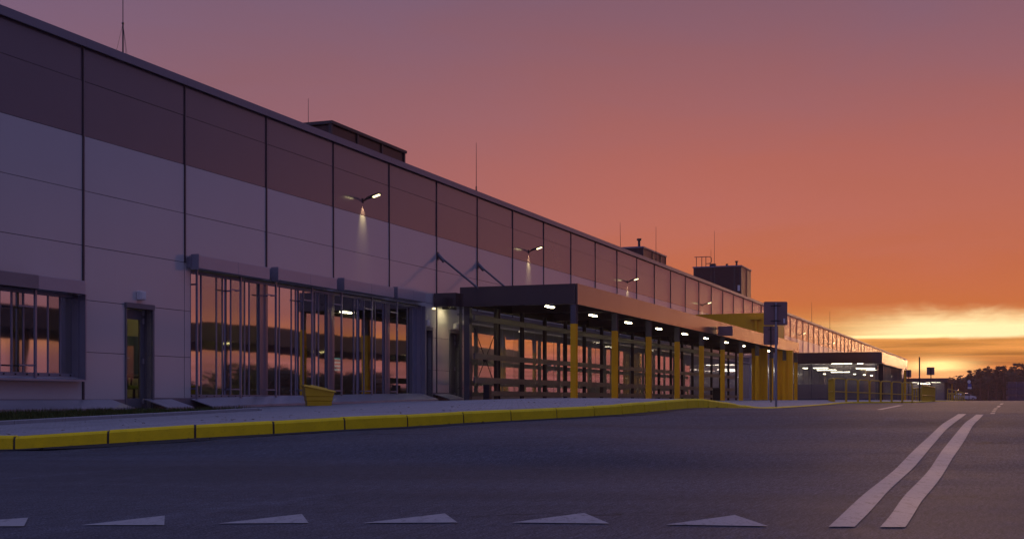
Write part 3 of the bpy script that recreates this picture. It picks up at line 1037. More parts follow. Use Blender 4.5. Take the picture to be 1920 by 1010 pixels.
lamp0 = wall_lamp()
LUS = [(680, 'lit flood lamp on the wall above the bank of tall windows'), (991, 'lit flood lamp on the wall just over the dark near end of the canopy'),
       (1176.5, 'lit flood lamp on the wall above the middle of the canopy'), (1317, 'lit flood lamp on the wall just left of the yellow portal'),
       (1498.6, 'lit flood lamp on the wall over the far end of the canopy'), (1555.6, 'middle lit flood lamp on the wall above the glazed pavilion'),
       (1595, 'farthest small flood lamp on the wall, at the glazed pavilion roof edge')]
for i, (u, lab) in enumerate(LUS):
    p = W(S(u), .005, 5.86)
    o = lamp0 if i == 0 else copy_tree(lamp0)
    o.location = p; o.rotation_euler = (0, 0, RZ); o.scale = (.66, .66, .66); o['label'] = lab

# small white lamp boxes above the doors
bx0 = thing('bulkhead_lamp', 'x', 'door lamp', group='small white lamp boxes above the doors')
MB().box(-.09, .09, -.1, 0, -.085, .085).build('housing', M['white_box'], bx0, bevel=.012)
MB().box(-.07, .07, -.108, -.101, -.06, .05).build('cover', M['sign_white'], bx0)
for i, (u, z, lab) in enumerate(((261, 2.62, 'small white box lamp above the glazed grey door'), (798, 2.83, 'small white box lamp above the dark door beside the window bank'),
                                 (852, 2.84, 'small white box lamp above the dark door beside the canopy'))):
    o = bx0 if i == 0 else copy_tree(bx0)
    o.location = W(S(u), .003, z); o.rotation_euler = (0, 0, RZ); o['label'] = lab

# camera dome on its bracket
cc = thing('security_camera', 'white dome security camera on a bracket beside the yellow portal', 'camera', W(S(1326), .003, 5.30), RZ)
MB().box(-.08, .08, -.04, 0, -.15, .15).build('wall_plate', M['white_box'], cc)
MB().path([(0, -.03, 0), (0, -.45, .1), (0, -.62, .02)], .035).build('arm', M['white_box'], cc)
MB().tube((0, -.62, .04), (0, -.62, -.16), .10, .11, 12).build('housing', M['white_box'], cc)
MB().ball((0, -.62, -.17), .10).build('dome', M['rubber'], cc, smooth=True)

# green chair and poster behind the glazed door
ch = thing('office_chair', 'green office chair inside behind the glazed door', 'chair', W(d1[0] + 2.9, -2.0, .36), RZ + .5)
MB().box(-.25, .25, -.25, .25, .44, .52).build('seat', M['chair_green'], ch, bevel=.03)
MB().box(-.24, .24, .2, .27, .56, 1.1).build('backrest', M['chair_green'], ch, bevel=.03)
MB().tube((0, 0, .08), (0, 0, .44), .03).tube((0, .23, .5), (0, .24, .7), .02).build('column', M['rubber'], ch)
b = MB()
for k in range(5):
    an = k * 1.2566; b.tube((0, 0, .12), (math.cos(an) * .3, math.sin(an) * .3, .06), .02); b.ball((math.cos(an) * .3, math.sin(an) * .3, .035), .035, 1)
b.build('base', M['rubber'], ch)
for sx in (-1, 1):
    MB().path([(sx * .27, .1, .48), (sx * .29, .1, .7), (sx * .29, -.15, .7)], .018).build('armrest', M['rubber'], ch)
po = MB(); po.box(-.3, .3, -.01, 0, -.45, .45)
po = po.build('poster', M['poster_blue']); po.location = W(d1[0] + 4.75, -3.37, 1.62); po.rotation_euler = (0, 0, RZ)
tag(po, 'blue poster on the wall seen through the glazed door', 'poster')

# ------------------------------------------------------------------ canopy
CS0, CS1 = S(820), (W(0, 0) - P0).dot(D)
CS0 = S(1083, 4.44); CS1 = S(1498, 4.44)
CW0, CW1 = .75, 4.44
CT, CB = 3.92, 3.34
cn = thing('canopy', 'long flat entrance canopy with dark near end and row of yellow columns', 'canopy', W(CS0, 0, 0), RZ)
LC = CS1 - CS0
MB().fb(-.012, .05, CW0, CW1 - .06, CB, CT).build('end_fascia', M['fascia'], cn)
fs = MB()
np_ = round(LC / 2.15)
for k in range(np_):
    a, c = LC * k / np_, LC * (k + 1) / np_
    t1, t2 = random.gauss(0, .0015), random.gauss(0, .0015)
    fs.hexa([(a + .004, -CW1 + .05, CB - .015), (c - .004, -CW1 + .05, CB - .015), (c - .004, -CW1 + t1, CB - .015), (a + .004, -CW1 - t1, CB - .015),
             (a + .004, -CW1 + .05, CT), (c - .004, -CW1 + .05, CT), (c - .004, -CW1 + t1 + t2, CT), (a + .004, -CW1 - t1 + t2, CT)])
fs.build('side_fascia', M['fascia'], cn)
MB().fb(.052, LC, CW0, CW1 - .052, CT - .16, CT - .04).build('roof_deck', M['soffit'], cn)
MB().fb(LC - .05, LC, CW0, CW1 - .052, CB, CT - .17).build('far_fascia', M['fascia'], cn)
MB().fb(.051, LC - .051, CW0, CW0 + .05, CB, CT - .17).build('rear_fascia', M['fascia'], cn)
NC = 11
for k in range(NC):
    x = .1 + (LC - .35) * k / (NC - 1)
    MB().fb(x - .05, x + .05, CW0 + .06, CW1 - .06, CB + .06, CB + .3).build('beam', M['soffit'], cn)
    q = W(CS0 + x, CW1 - .14); zb = pave_z(q) - .03
    c = MB()
    for a in ((-.085, -.07), (.07, .085)): c.fb(x + a[0], x + a[1], CW1 - .225, CW1 - .055, 2.765, CB - .02)
    c.fb(x - .07, x + .07, CW1 - .15, CW1 - .13, 2.765, CB - .02)
    co_ = c.build('column', M['post'], cn)
    y_ = MB()
    for a in ((-.085, -.07), (.07, .085)): y_.fb(x + a[0], x + a[1], CW1 - .225, CW1 - .055, zb, 2.764)
    y_.fb(x - .07, x + .07, CW1 - .15, CW1 - .13, zb, 2.764)
    y_.build('painted_sleeve', M['yellow'], co_)
for wd in (1.4, 2.2, 3.0, 3.7):
    MB().fb(.06, LC - .06, wd - .03, wd + .03, CB + .305, CT - .165).build('purlin', M['soffit'], cn)
# rear grey post, link to the wall, tie rods
xr = S(878, .85) - CS0
MB().fb(xr - .1, xr + .1, .75, .93, .45, CB).build('rear_post', M['post'], cn)
MB().fb(-.3, .9, .03, .74, CB + .0, CT - .18).build('wall_link', M['fascia'], cn)
MB().fb(.1, .45, .22, .36, CB - .012, CB - .002).build('downlight', M['tube'], cn)
MB().fb(.02, .06, .16, .42, CB - .06, CB - .001).fb(.061, .5, .40, .42, CB - .06, CB - .001).build('downlight_shade', M['mast'], cn)
for u, v, u2 in ((820, 480, 868), (895, 497, 930)):
    s = S(u) - CS0; z = ZV(u, v)
    t = MB(); t.tube((s, -.06, z), (s, -1.35, CT - .06), .032, n=8); t.tube((s, -.02, z + .04), (s, -.22, z - .17), .055, n=8)
    t.box(s - .05, s + .05, -.04, 0, z - .12, z + .12)
    t.build('tie_rod', M['post'], cn)

# dark steel post frame with bumper rails, between canopy and glass
pf = thing('bumper_frame', 'dark steel posts with four horizontal bumper rails under the canopy', 'bumper rail', W(CS0, 0, 0), RZ)
PW = 1.2
us = [932, 978, 1020, 1060, 1096, 1128]
p_first = S(932, PW) - CS0
p_step = (S(1128, PW) - S(932, PW)) / 5
k = 0
while p_first + k * p_step < LC - 1:
    x = p_first + k * p_step
    q = W(CS0 + x, PW); zb = pave_z(q) - .03
    p = MB(); wd = .07 if k else .15
    for a in ((-wd, -wd + .02), (wd - .02, wd)): p.fb(x + a[0], x + a[1], PW - .05, PW + .05, zb, CB + .05)
    p.fb(x - wd + .02, x + wd - .02, PW - .012, PW + .012, zb, CB + .05)
    p.build('post', M['dark'], pf)
    k += 1
r0 = S(884, PW) - CS0
for z, hh, a in ((3.0, .08, r0), (1.86, .08, r0), (1.15, .085, r0), (.76, .075, S(905, PW) - CS0)):
    for i in range(int((LC - a) / 4.3)):
        sa, sb = a + i * 4.3 + .006, min(a + (i + 1) * 4.3 - .006, LC - .5)
        MB().fb(sa, sb, PW + .055, PW + .11, z - hh, z + hh).build('rail', M['rail'], pf)
xb = MB()
xa, xc = S(886, .9) - CS0, S(925, .9) - CS0
zm = 1.86
for (za, zb) in ((2.75, .9), (.9, 2.75)):
    xb.tube((xa, -.95, za), (xc, -1.0, zb), .014, n=6)
xb.tube(((xa + xc) / 2, -.93, 1.825), ((xa + xc) / 2, -1.02, 1.825), .10, n=12)
xb.build('cross_brace', M['dark'], pf)
q = S(911, 1.35) - CS0
MB().fb(q - .09, q + .09, 1.30, 1.50, .45, 1.02).build('bollard_end', M['dark'], pf)

# strip lights under the canopy
cl0 = thing('canopy_light', 'x', 'strip light', group='lit strip lights under the canopy')
MB().box(-.33, .33, -.06, .06, -.02, .03).build('housing', M['white_box'], cl0)
MB().box(-.30, .30, -.045, .045, -.05, -.021).build('diffuser', M['tube'], cl0)
ords = ['nearest', 'second', 'third', 'fourth', 'fifth', 'sixth', 'seventh', 'eighth', 'ninth', 'farthest']
for k, u in enumerate((1031, 1112, 1178, 1235, 1284, 1323, 1361, 1393, 1421, 1441)):
    o = cl0 if k == 0 else copy_tree(cl0)
    o.location = W(S(u, 3.26), 3.26, CB + .03); o.rotation_euler = (0, 0, RZ)
    o['label'] = f'{ords[k]} lit strip light under the canopy, counted from its dark near end'

# ------------------------------------------------------------------ yellow portal at the end of the canopy
PS0 = S(1303); PWD = 4.25
yp = thing('yellow_portal', 'tall yellow clad portal block rising behind the end of the canopy', 'portal', W(PS0, 0, .5), RZ)
PZ = 4.72
ub = MB()
nseg = 9
for k in range(nseg):
    a, c = .01 + (PWD - .01) * k / nseg, .01 + (PWD - .01) * (k + 1) / nseg
    ub.fb(0, .05, a + .002, c - .002, 3.40, PZ)
ub.fb(0.051, 3.5, .01, PWD, PZ - .08, PZ - .002); ub.fb(.051, 3.5, PWD - .05, PWD, 3.40, PZ - .081); ub.fb(3.45, 3.5, .01, PWD - .051, 3.40, PZ - .081)
ub.build('upper_block', M['yellow'], yp)
sA, sB = W(0, 0), 0
def wr(u, s):          # outward offset on the near face where the photo column u falls
    lo, hi = -5, 12
    for _ in range(40):
        m_ = (lo + hi) / 2; p = W(PS0 + s, m_)
        if 960 + F * p.x / p.y < u: lo = m_
        else: hi = m_
    return lo
wa, wb = wr(1409, 0), wr(1438, 0)
lg = MB()
n = 5
for k in range(n):
    lg.fb(.0, .3, wa + (wb - wa) * k / n + .004, wa + (wb - wa) * (k + 1) / n - .004, -.1, 2.83)
lg.build('near_leg', M['yellow'], yp)
wc, wd_ = wr(1457, 3.4), wr(1486, 3.4)
lg = MB()
for k in range(4):
    lg.fb(3.4, 3.7, wc + (wd_ - wc) * k / 4 + .004, wc + (wd_ - wc) * (k + 1) / 4 - .004, -.1, 2.83)
lg.build('far_leg', M['yellow'], yp)
wp = wr(1417, -.08)
MB().tube((-.08, -wp, 2.6), (-.08, -wp, 4.35), .08, n=10).box(-.2, -.02, -wp - .3, -wp + .3, 4.36, 4.5).build('vent_pipe', M['yellow'], yp)
wp = wr(1398, -.08)
MB().box(-.14, -.002, -wp - .07, -wp + .07, 3.1, 3.35).build('junction_box', M['white_box'], yp)

# ------------------------------------------------------------------ glazed pavilions
def pavilion(s0, L, wd, zt, zf, label, lights, zfloor=.5):
    pvn = thing('glazed_pavilion', label, 'pavilion', W(s0, 0, 0), RZ)
    MB().fb(0, .06, .02, wd - .06, zf, zt).build('near_fascia', M['fascia'], pvn)
    f = MB(); n = max(3, round(L / 2.15))
    for k in range(n):
        a, c = L * k / n, L * (k + 1) / n
        t1 = random.gauss(0, .001)
        f.hexa([(a + .01, -wd + .05, zf - .02), (c - .01, -wd + .05, zf - .02), (c - .01, -wd + t1, zf - .02), (a + .01, -wd - t1, zf - .02),
                (a + .01, -wd + .05, zt), (c - .01, -wd + .05, zt), (c - .01, -wd + t1, zt), (a + .01, -wd - t1, zt)])
    f.build('side_fascia', M['fascia'], pvn)
    MB().fb(.061, L, .02, wd - .06, zf + .12, zt - .06).build('roof', M['pav_wall'], pvn)
    g_ = MB(); wi = wd - .5
    g_.poly([(.35, -.02, zfloor), (.35, -wi, zfloor), (.35, -wi, zf + .1), (.35, -.02, zf + .1)])
    m = MB(); k = 0
    while k * 2.3 < wi:
        x = wi - k * 2.3; MB().fb(.31, .39, x - .02, x + .02, zfloor + .181, zf + .1).build('mullion', M['post'], pvn); k += 1
    x = .35
    while x < L - 1:
        t1 = random.gauss(0, .003)
        x2 = min(x + 1.2, L - .5)
        g_.poly([(x, -wi, zfloor), (x2, -wi + t1, zfloor), (x2, -wi + t1, zf + .1), (x, -wi, zf + .1)])
        m.fb(x2 - .03, x2 + .03, wi - .03, wi + .04, zfloor, zf + .1); x = x2
    m.fb(.31, .39, .02, wi, zfloor, zfloor + .18)
    g_.build('glazing', M['glass_pav'], pvn)
    m.build('side_mullion', M['post'], pvn)
    MB().fb(.43, .45, .05, wi - .05, zfloor + .2, 1.75).build('frosted_panel', M['frost'], pvn)
    fd = MB()
    for k in range(int((wi - 1) / .75)):
        fd.fb(.455, .50, .4 + k * .75, .4 + k * .75 + random.uniform(.2, .42), .95, 1.28)
    fd.build('notice_board', M['dark'], pvn)
    MB().fb(2.2, 2.55, wd - .45, wd - .1, zfloor, zf).build('column', M['dark'], pvn)
    MB().fb(L - .6, L - .4, wd - .3, wd - .1, zfloor, zf).build('corner_column', M['yellow'], pvn)
    MB().fb(0, L, .02, wd - .2, zfloor - .25, zfloor + .02).build('floor_slab', M['conc'], pvn)
    MB().fb(L - .3, L - .2, .02, wi - .1, zfloor, zf + .11).build('back_wall', M['pav_wall'], pvn)
    l = MB()
    for (sx, wx, ln_) in lights:
        dz = .34 + .012 * sx if ln_ < .3 else (.03 if sx < 2 else .10 + .022 * sx)
        l.fb(sx - .05, sx + .05, wx - ln_ / 2, wx + ln_ / 2, zf + .03 - dz, zf + .07 - dz)
    l.build('strip_light', M['tube_pav'], pvn)
    # dark shelving and trolleys inside
    sh = MB()
    for k in range(9):
        x, y = random.uniform(2, L - 3), random.uniform(.6, wi - .8); hh = random.uniform(.4, 1.5)
        sh.fb(x, x + .5, y, y + .6, zfloor + .02, zfloor + hh); sh.fb(x + .52, x + .9, y + .1, y + .5, zfloor + .15, zfloor + hh * .6)
    sh.build('storage_rack', M['dark'], pvn)
    return pvn


PW2 = 7.3
s2 = S(1654, PW2)
pavilion(s2, S(1702, PW2) - s2, PW2, 4.08, 3.26, 'glass walled pavilion with dark roof fascia and ceiling lights behind yellow railing',
         [(.9, 4.3, 1.5), (1.4, 5.6, .4), (6, .9, .35), (6, 2.1, 1.1), (9.5, 2.1, 1.5), (13.5, 2.7, 1.5), (7, 5.4, 1.4), (10, 5.9, 1.4),
          (16, 3.6, .2), (18, 4.2, .2), (20, 4.6, .2), (22, 5.2, .25), (19, 5.6, .2), (23, 6.1, .25), (15, 1.2, .2)])
s3 = S(1777, PW2)
pavilion(s3, 20, PW2, 3.82, 3.2, 'farthest glazed pavilion, low dark roof against the sunrise',
         [(1, 2.6, 1.6), (1.2, 5.2, 2.0), (4, 3.4, 1.2), (5, 4.2, 1.0)])
# ------------------------------------------------------------------ roof things
def fp(s, wd, z): return W(s, wd, z)


ra = thing('rooftop_unit', 'long low rooftop unit with framed panels, nearest on the roof', 'rooftop unit', W(S(622, -3), -3, 6.9), RZ)
La = S(760, -3) - S(622, -3)
b = MB(); b.fb(.05, La - .05, -3.5, -.04, 0, 1.95); b.build('panel', M['unit'], ra)
b = MB()
for k in range(4):
    x = La * k / 3; x = min(max(x, .04), La - .04); b.fb(x - .05, x + .05, -.10, 0, 0, 1.98)
for y in (-1.2, -2.4, -3.5): b.fb(0, .049, y - .05, y + .05, 0, 1.98)
b.build('frame', M['mast'], ra)
MB().fb(-.05, La + .05, -3.55, .04, 1.981, 2.07).build('cap', M['mast'], ra)
rb = thing('rooftop_unit', 'small pale rooftop unit with short stub pipe, middle of the roof', 'rooftop unit', W(S(1205, -2), -2, 6.9), RZ)
Lb = S(1248, -2) - S(1205, -2)
MB().fb(.01, Lb, -2.6, 0, 0, 1.66).build('panel', M['unit'], rb)
b = MB()
for x in (0.04, Lb * .4, Lb * .75, Lb - .04): b.fb(x - .04, x + .04, 0, .03, 0, 1.66)
b.build('frame', M['mast'], rb)
MB().fb(-.06, Lb + .06, -2.66, .06, 1.661, 1.74).build('cap', M['coping'], rb)
MB().tube((.4, .3, 1.74), (.4, .3, 2.1), .07, n=10).tube((.4, .3, 2.1), (.4, .3, 2.2), .13, n=10).build('stub_pipe', M['mast'], rb)
rc = thing('stair_tower', 'dark boxy stair tower on the roof above the yellow portal', 'roof tower', W(S(1390, -2), -2, 6.9), RZ)
Lc = S(1408, -2) - S(1390, -2)
MB().fb(.03, Lc, -3.5, 0, 0, 3.25).build('wall', M['unit'], rc)
b = MB()
for wd in (-3.42, -.5, -.06): b.fb(0, .03, wd - .06, wd + .06, 0, 3.2)
for x in (Lc * .55,): b.fb(x - .04, x + .04, 0, .02, 0, 3.2)
b.build('corner_trim', M['mast'], rc)
MB().fb(-.05, Lc + .05, -3.55, .05, 3.251, 3.34).build('cap', M['coping'], rc)
b = MB()
for y in (-3.3, -2.9): b.tube((.1, -y, 3.34), (.1, -y, 4.05), .025)
b.path([(.1, 3.45, 4.05), (.1, 2.35, 4.05), (.1, 2.2, 3.95), (.1, 2.2, 3.65), (.1, 2.35, 3.55), (.1, 2.6, 3.55)], .025); b.tube((.1, 2.6, 3.34), (.1, 2.6, 4.05), .025)
b.build('ladder_hoop', M['mast'], rc)
MB().tube((.3, .4, 3.34), (.3, .4, 3.6), .07, n=10).tube((.3, .4, 3.6), (.3, .4, 3.68), .12, n=10).build('vent_pipe', M['mast'], rc)
MB().tube((.3, 1.1, 3.34), (.3, 1.1, 3.5), .09, n=10).build('vent_pipe', M['mast'], rc)
MB().box(.2, .6, 1.95, 2.35, 3.34, 3.55).build('vent_box', M['mast'], rc)
MB().box(-.1, 0.0, .1, .25, 1.5, 1.9).build('wall_light', M['white_box'], rc)


def rod(u, vtop, wd, label, tripod, zb=6.9, lean=0.0):
    s = S(u, wd); zt = ZV(u, vtop, wd) if vtop > 0 else 11.6
    t = thing('lightning_rod', label, 'lightning rod', W(s, wd, zb), RZ, 'thin lightning rods on the warehouse roof')
    H = zt - zb; r = .014 + .00012 * FY(u, wd)
    m = MB(); m.tube((0, 0, 0), (lean * .4, 0, H * .4), r, n=6); m.tube((lean * .4, 0, H * .4), (lean, 0, H), r * .6, r * .35, n=6); m.ball((lean * .4, 0, H * .4), r * 1.8, 1)
    m.build('mast', M['mast'], t)
    if tripod:
        for a in (0, 2.1, 4.2):
            MB().tube((math.cos(a) * .42, math.sin(a) * .42, 0), (0, 0, H * .4), r * .22, n=5).build('stay', M['mast'], t)
    return t


rod(230.5, -5, -2, 'tall lightning rod with tripod stays, nearest on the roof', True)
rod(578, 185, -4, 'lightning rod standing beside the nearest rooftop unit', False)
rod(893, 268, -1.2, 'lightning rod alone between the nearest and the middle rooftop units', True)
rod(1164, 418, -2, 'thin leaning lightning rod just left of the small rooftop unit', False, lean=-.12)
rod(1230, 425, -1.5, 'lightning rod in front of the small middle rooftop unit', False)
rod(1333, 468, -1, 'shorter of the two lightning rods at the stair tower', False)
rod(1339.5, 433, -1.5, 'taller of the two lightning rods at the stair tower', True)
rod(1522, 566, -2, 'lightning rod on the far roof just right of the big square sign', False)
rod(1556, 582, -2, 'farthest lightning rod, against the bright gap in the clouds', False)
hp = thing('roof_hatch', 'tiny dark hatch on the far roof edge', 'roof hatch', W(S(1538, -.6), -.6, 7.0), RZ)
MB().fb(-.5, .7, -.6, 0, 0, .5).build('box', M['unit'], hp, bevel=.03)
MB().fb(-.55, .75, -.65, .05, .501, .56).build('lid', M['coping'], hp)

# ------------------------------------------------------------------ grit bin
gx, gy = (597 - 960) / F * 29.2, 29.2
gb = thing('grit_bin', 'yellow plastic grit bin with sloped lid on the pavement before the windows', 'grit bin', (gx, gy, pave_z(Vector((gx, gy, 0))) - .0), RZ - .95)
b = MB()
def gbs(x0, x1, y, z): return [(x0, -y, z), (x1, -y, z), (x1, y, z), (x0, y, z)]
lv = [(.0, .27, .24), (.10, .275, .25), (.12, .29, .265), (.20, .295, .27), (.22, .31, .285), (.30, .32, .29)]
vs = [[b.bm.verts.new(p) for p in gbs(-x, x, y, z)] for z, x, y in lv]
tp = [b.bm.verts.new(p) for p in ((-.335, -.30, .43), (.33, -.30, .30), (.33, .30, .30), (-.335, .30, .43))]
vs.append(tp)
b.bm.faces.new(vs[0][::-1]); b.bm.faces.new(tp)
for p, q in zip(vs, vs[1:]):
    for k in range(4): b.bm.faces.new([p[k], p[(k + 1) % 4], q[(k + 1) % 4], q[k]])
b.build('body', M['bin'], gb, bevel=.012)
b = MB()
b.hexa([(-.36, -.33, .432), (.36, -.33, .292), (.36, .33, .292), (-.36, .33, .432), (-.35, -.30, .475), (.34, -.30, .335), (.34, .30, .335), (-.35, .30, .475)])
b.hexa([(-.2, -.16, .448), (.2, -.16, .37), (.2, .16, .37), (-.2, .16, .448), (-.17, -.12, .468), (.17, -.12, .392), (.17, .12, .392), (-.17, .12, .468)])
b.build('lid', M['bin'], gb, bevel=.014)

# ------------------------------------------------------------------ signs
def sign(u, yd, vbase, plates, label, post_top, post_r=.03, rz=0.0, clamps=True, name='traffic_sign', face='sign_back', zbase=None):
    x = (u - 960) / F * yd
    zb = (CZ + (HOR - vbase) / F * yd) if zbase is None else zbase
    t = thing(name, label, 'road sign', (x, yd, zb), rz)
    def zl(v): return CZ + (HOR - v) / F * yd - zb
    MB().tube((0, 0, -.05), (0, 0, zl(post_top)), post_r, n=12).build('post', M['steel'] if face == 'sign_back' and yd < 40 else M['mast'], t, smooth=False)
    for (u0, u1, v0, v1, mt, rad) in plates:
        a, c = (u0 - u) / F * yd, (u1 - u) / F * yd
        z1, z0 = zl(v0), zl(v1)
        pts = []
        if rad < 0:
            cx, cz, rr = (a + c) / 2, (z0 + z1) / 2, (c - a) / 2
            pts = [(cx + rr * math.cos(i * math.pi / 12), post_r + .015, cz + rr * math.sin(i * math.pi / 12)) for i in range(24)]
        else:
            for cx, cz, a0 in ((c - rad, z1 - rad, 0), (a + rad, z1 - rad, 90), (a + rad, z0 + rad, 180), (c - rad, z0 + rad, 270)):
                for i in range(5):
                    an = R(a0 + i * 22.5); pts.append((cx + rad * math.cos(an), post_r + .015, cz + rad * math.sin(an)))
        if mt != 'sign_back': pts = [(p[0], -post_r - .03, p[2]) for p in pts]
        p = MB().prism(pts, (0, .012, 0)).build('plate', M[mt], t)
        if clamps:
            for z in (z0 + (z1 - z0) * .18, z0 + (z1 - z0) * .82):
                cl = MB(); cl.box(a + .08 * (c - a) + (c - a) * .2, c - .28 * (c - a), post_r, post_r + .016, z - .012, z + .012); cl.tube((0, 0, z - .02), (0, 0, z + .02), post_r + .008, n=12); cl.build('clamp', M['mast'], p)
            if yd < 40:
                MB().box(c - .105, c - .06, post_r + .002, post_r + .014, z0 + .05, z0 + .17).build('sticker', M['sign_white'], p)
    return t


sign(1455, 33.3, 765, [(1433, 1477, 565, 609, 'sign_back', .03)], 'grey back of the big square sign on a post at the yellow kerb', 567)
sign(1445.5, 52, 752, [(1432, 1459.5, 611, 646, 'sign_back', .03)], 'grey back of a smaller sign on a thin post behind the big square sign', 612)
fl = thing('flag_sign', 'dark blank flag sign fixed across the long canopy fascia', 'sign', W(S(1345, 4.44), 4.44, 0), RZ)
MB().box(-.02, .02, -.66, -.03, 3.28, 3.69).build('plate', M['sign_back'], fl, bevel=.008)
MB().box(-.015, .015, -.029, .0, 3.34, 3.38).box(-.015, .015, -.029, .0, 3.58, 3.62).build('bracket', M['mast'], fl)
sign(1704, 108, 752, [(1699.5, 1709, 693, 707, 'sign_back', .02)], 'small brown sign back at the far corner of the glazed pavilion', 694, .04, clamps=False)
sg = sign(1724, 75, 755, [], 'tall dark pole with an edge-on sign beside the railing', 669, .04, rz=-.302, clamps=False)
MB().box(-.015, .015, .045, .60, 2.0, 2.62).build('plate', M['sign_back'], sg)
sign(1745.5, 112, 752, [(1738, 1752.5, 688, 702.5, 'sign_back', .02)], 'square sign back on a thin post standing against the sunrise glow', 690, .04)
sign(1817, 185, 752, [(1813.5, 1820, 712, 718.5, 'sign_white', -1), (1814.5, 1821, 719, 724.5, 'sign_blue', .02), (1814, 1821.5, 725, 728.5, 'sign_white', .02)],
     'small post with three plates in front of the dark trees', 712, .05, clamps=False)
bn = thing('waste_bin', 'short dark metal bin standing under the canopy before the rails', 'bin', W(S(1346, 3.0), 3.0, pave_z(W(S(1346, 3.0), 3.0))), RZ)
MB().box(-.22, .22, -.2, .2, 0, .55).build('body', M['dark'], bn, bevel=.02)
MB().box(-.25, .25, -.23, .23, .551, .60).build('lid', M['post'], bn, bevel=.015)

# ------------------------------------------------------------------ yellow railings
def railing(points, label, h=1.1, wfr=1.27, r=.031):
    t = thing('guard_railing', label, 'railing', points[0])
    o0 = Vector(points[0])
    for a, c in zip(points, points[1:]):
        a, c = Vector(a), Vector(c)
        n = max(1, round((c - a).length / wfr)); d = (c - a) / n; e = d.normalized()
        for k in range(n):
            p, q = a + d * k + e * .05 - o0, a + d * (k + 1) - e * .05 - o0
            b = MB(); rr = .14; up = Vector((0, 0, 1))
            pts = [p, p + up * (h - rr)] + [p + up * (h - rr) + e * rr * (1 - math.cos(x)) + up * rr * math.sin(x) for x in (.5, 1.05, 1.57)]
            pts += [q + up * (h - rr) - e * rr * (1 - math.cos(x)) + up * rr * math.sin(x) for x in (1.57, 1.05, .5)] + [q + up * (h - rr), q]
            b.path(pts, r, 8); b.tube(p + up * .48, q + up * .48, r * .8, n=8)
            for z in (p, q): b.tube(z, z + up * .02, r * 2.2, n=8)
            b.build('hoop', M['railing'], t)
    return t


def gpt(u, y, dz=0.0):
    x = (u - 960) / F * y
    q = Vector((x, y, 0)); return (x, y, max(road_z(x, y), pave_z(q)) + dz)


def at_v(u, y, v): return ((u - 960) / F * y, y, CZ + (HOR - v) / F * y)


railing([at_v(1554, 66, 752.0), at_v(1563.5, 61.5, 752.5), at_v(1711, 68.2, 757)], 'long yellow hoop railing along the kerb before the glazed pavilion')
a = Vector(at_v(1729, 80, 755)); railing([a, a + D * 14, a + D * 14 + Vector((1.2, 9, 0))], 'yellow railing seen end-on beside the tall dark pole', 1.08, 1.2, .045)
a = Vector(at_v(1808, 170, 752)); railing([a - D * 2 + NV * -2.0 + Vector((0, 0, .55)), a, a + Vector((.8, 9, 0))], 'farthest short yellow railing before the parked white car', 1.1, 1.2, .06)

# ------------------------------------------------------------------ vehicles far off
def car(label, loc, rz, col, van=False):
    t = thing('red_van' if van else 'parked_car', label, 'van' if van else 'car', loc, rz)
    paint = mat('car_paint', col, .25, .1, .5, .02, 1, coat=.6)
    hw = .85 if not van else .95
    prof = [(-2.1, .3), (-2.15, .75), (-2.0, .95), (-1.3, 1.4), (.2, 1.45), (.95, .98), (1.95, .82), (2.15, .6), (2.1, .3)] if not van else \
           [(-2.4, .35), (-2.42, 2.05), (-2.3, 2.15), (.9, 2.15), (1.55, 1.25), (2.3, 1.05), (2.4, .7), (2.38, .35)]
    MB().prism([(x, -hw, z) for x, z in prof], (0, 2 * hw, 0)).build('body', paint, t, bevel=.07)
    gl = mat('car_window', (.01, .01, .012), .08, 0, .7)
    wn = [(-1.75, .98), (-1.2, 1.33), (.15, 1.37), (.75, .99)] if not van else [(.2, 1.3), (.2, 1.95), (.85, 1.95), (1.3, 1.3)]
    for y in (-hw - .012, hw - .008):
        MB().prism([(x, y, z) for x, z in wn], (0, .02, 0)).build('window', gl, t)
    zr = prof[1][1]
    MB().box(-2.46 if van else -1.92, -2.425 if van else -1.6, -hw * .8, hw * .8, 1.25 if van else 1.0, 1.9 if van else 1.2).build('rear_window', gl, t)
    tl = mat('tail_lamp_plastic', (.25, .01, .01), .3)
    for y in (-hw + .15, hw - .15):
        MB().box(prof[1][0] - .03, prof[1][0] + .06, y - .1, y + .1, .75, 1.0).build('tail_light', tl, t)
    for x in (-1.3, 1.3):
        for y in (-hw + .05, hw - .05):
            wq = MB().tube((x, y - .1, .31), (x, y + .1, .31), .31, n=18).build('wheel', M['rubber'], t)
            MB().tube((x, y - .105, .31), (x, y + .105, .31), .18, n=12).build('rim', M['steel'], wq)
    return t


def on_road(u, y): x = (u - 960) / F * y; return (x, y, road_z(x, y))


car('white parked car behind the farthest yellow railing', on_road(1809, 255), R(20), (.6, .6, .62))
car('dark red van parked beyond the farthest pavilion', on_road(1788, 262), RZ, (.16, .012, .012), van=True)

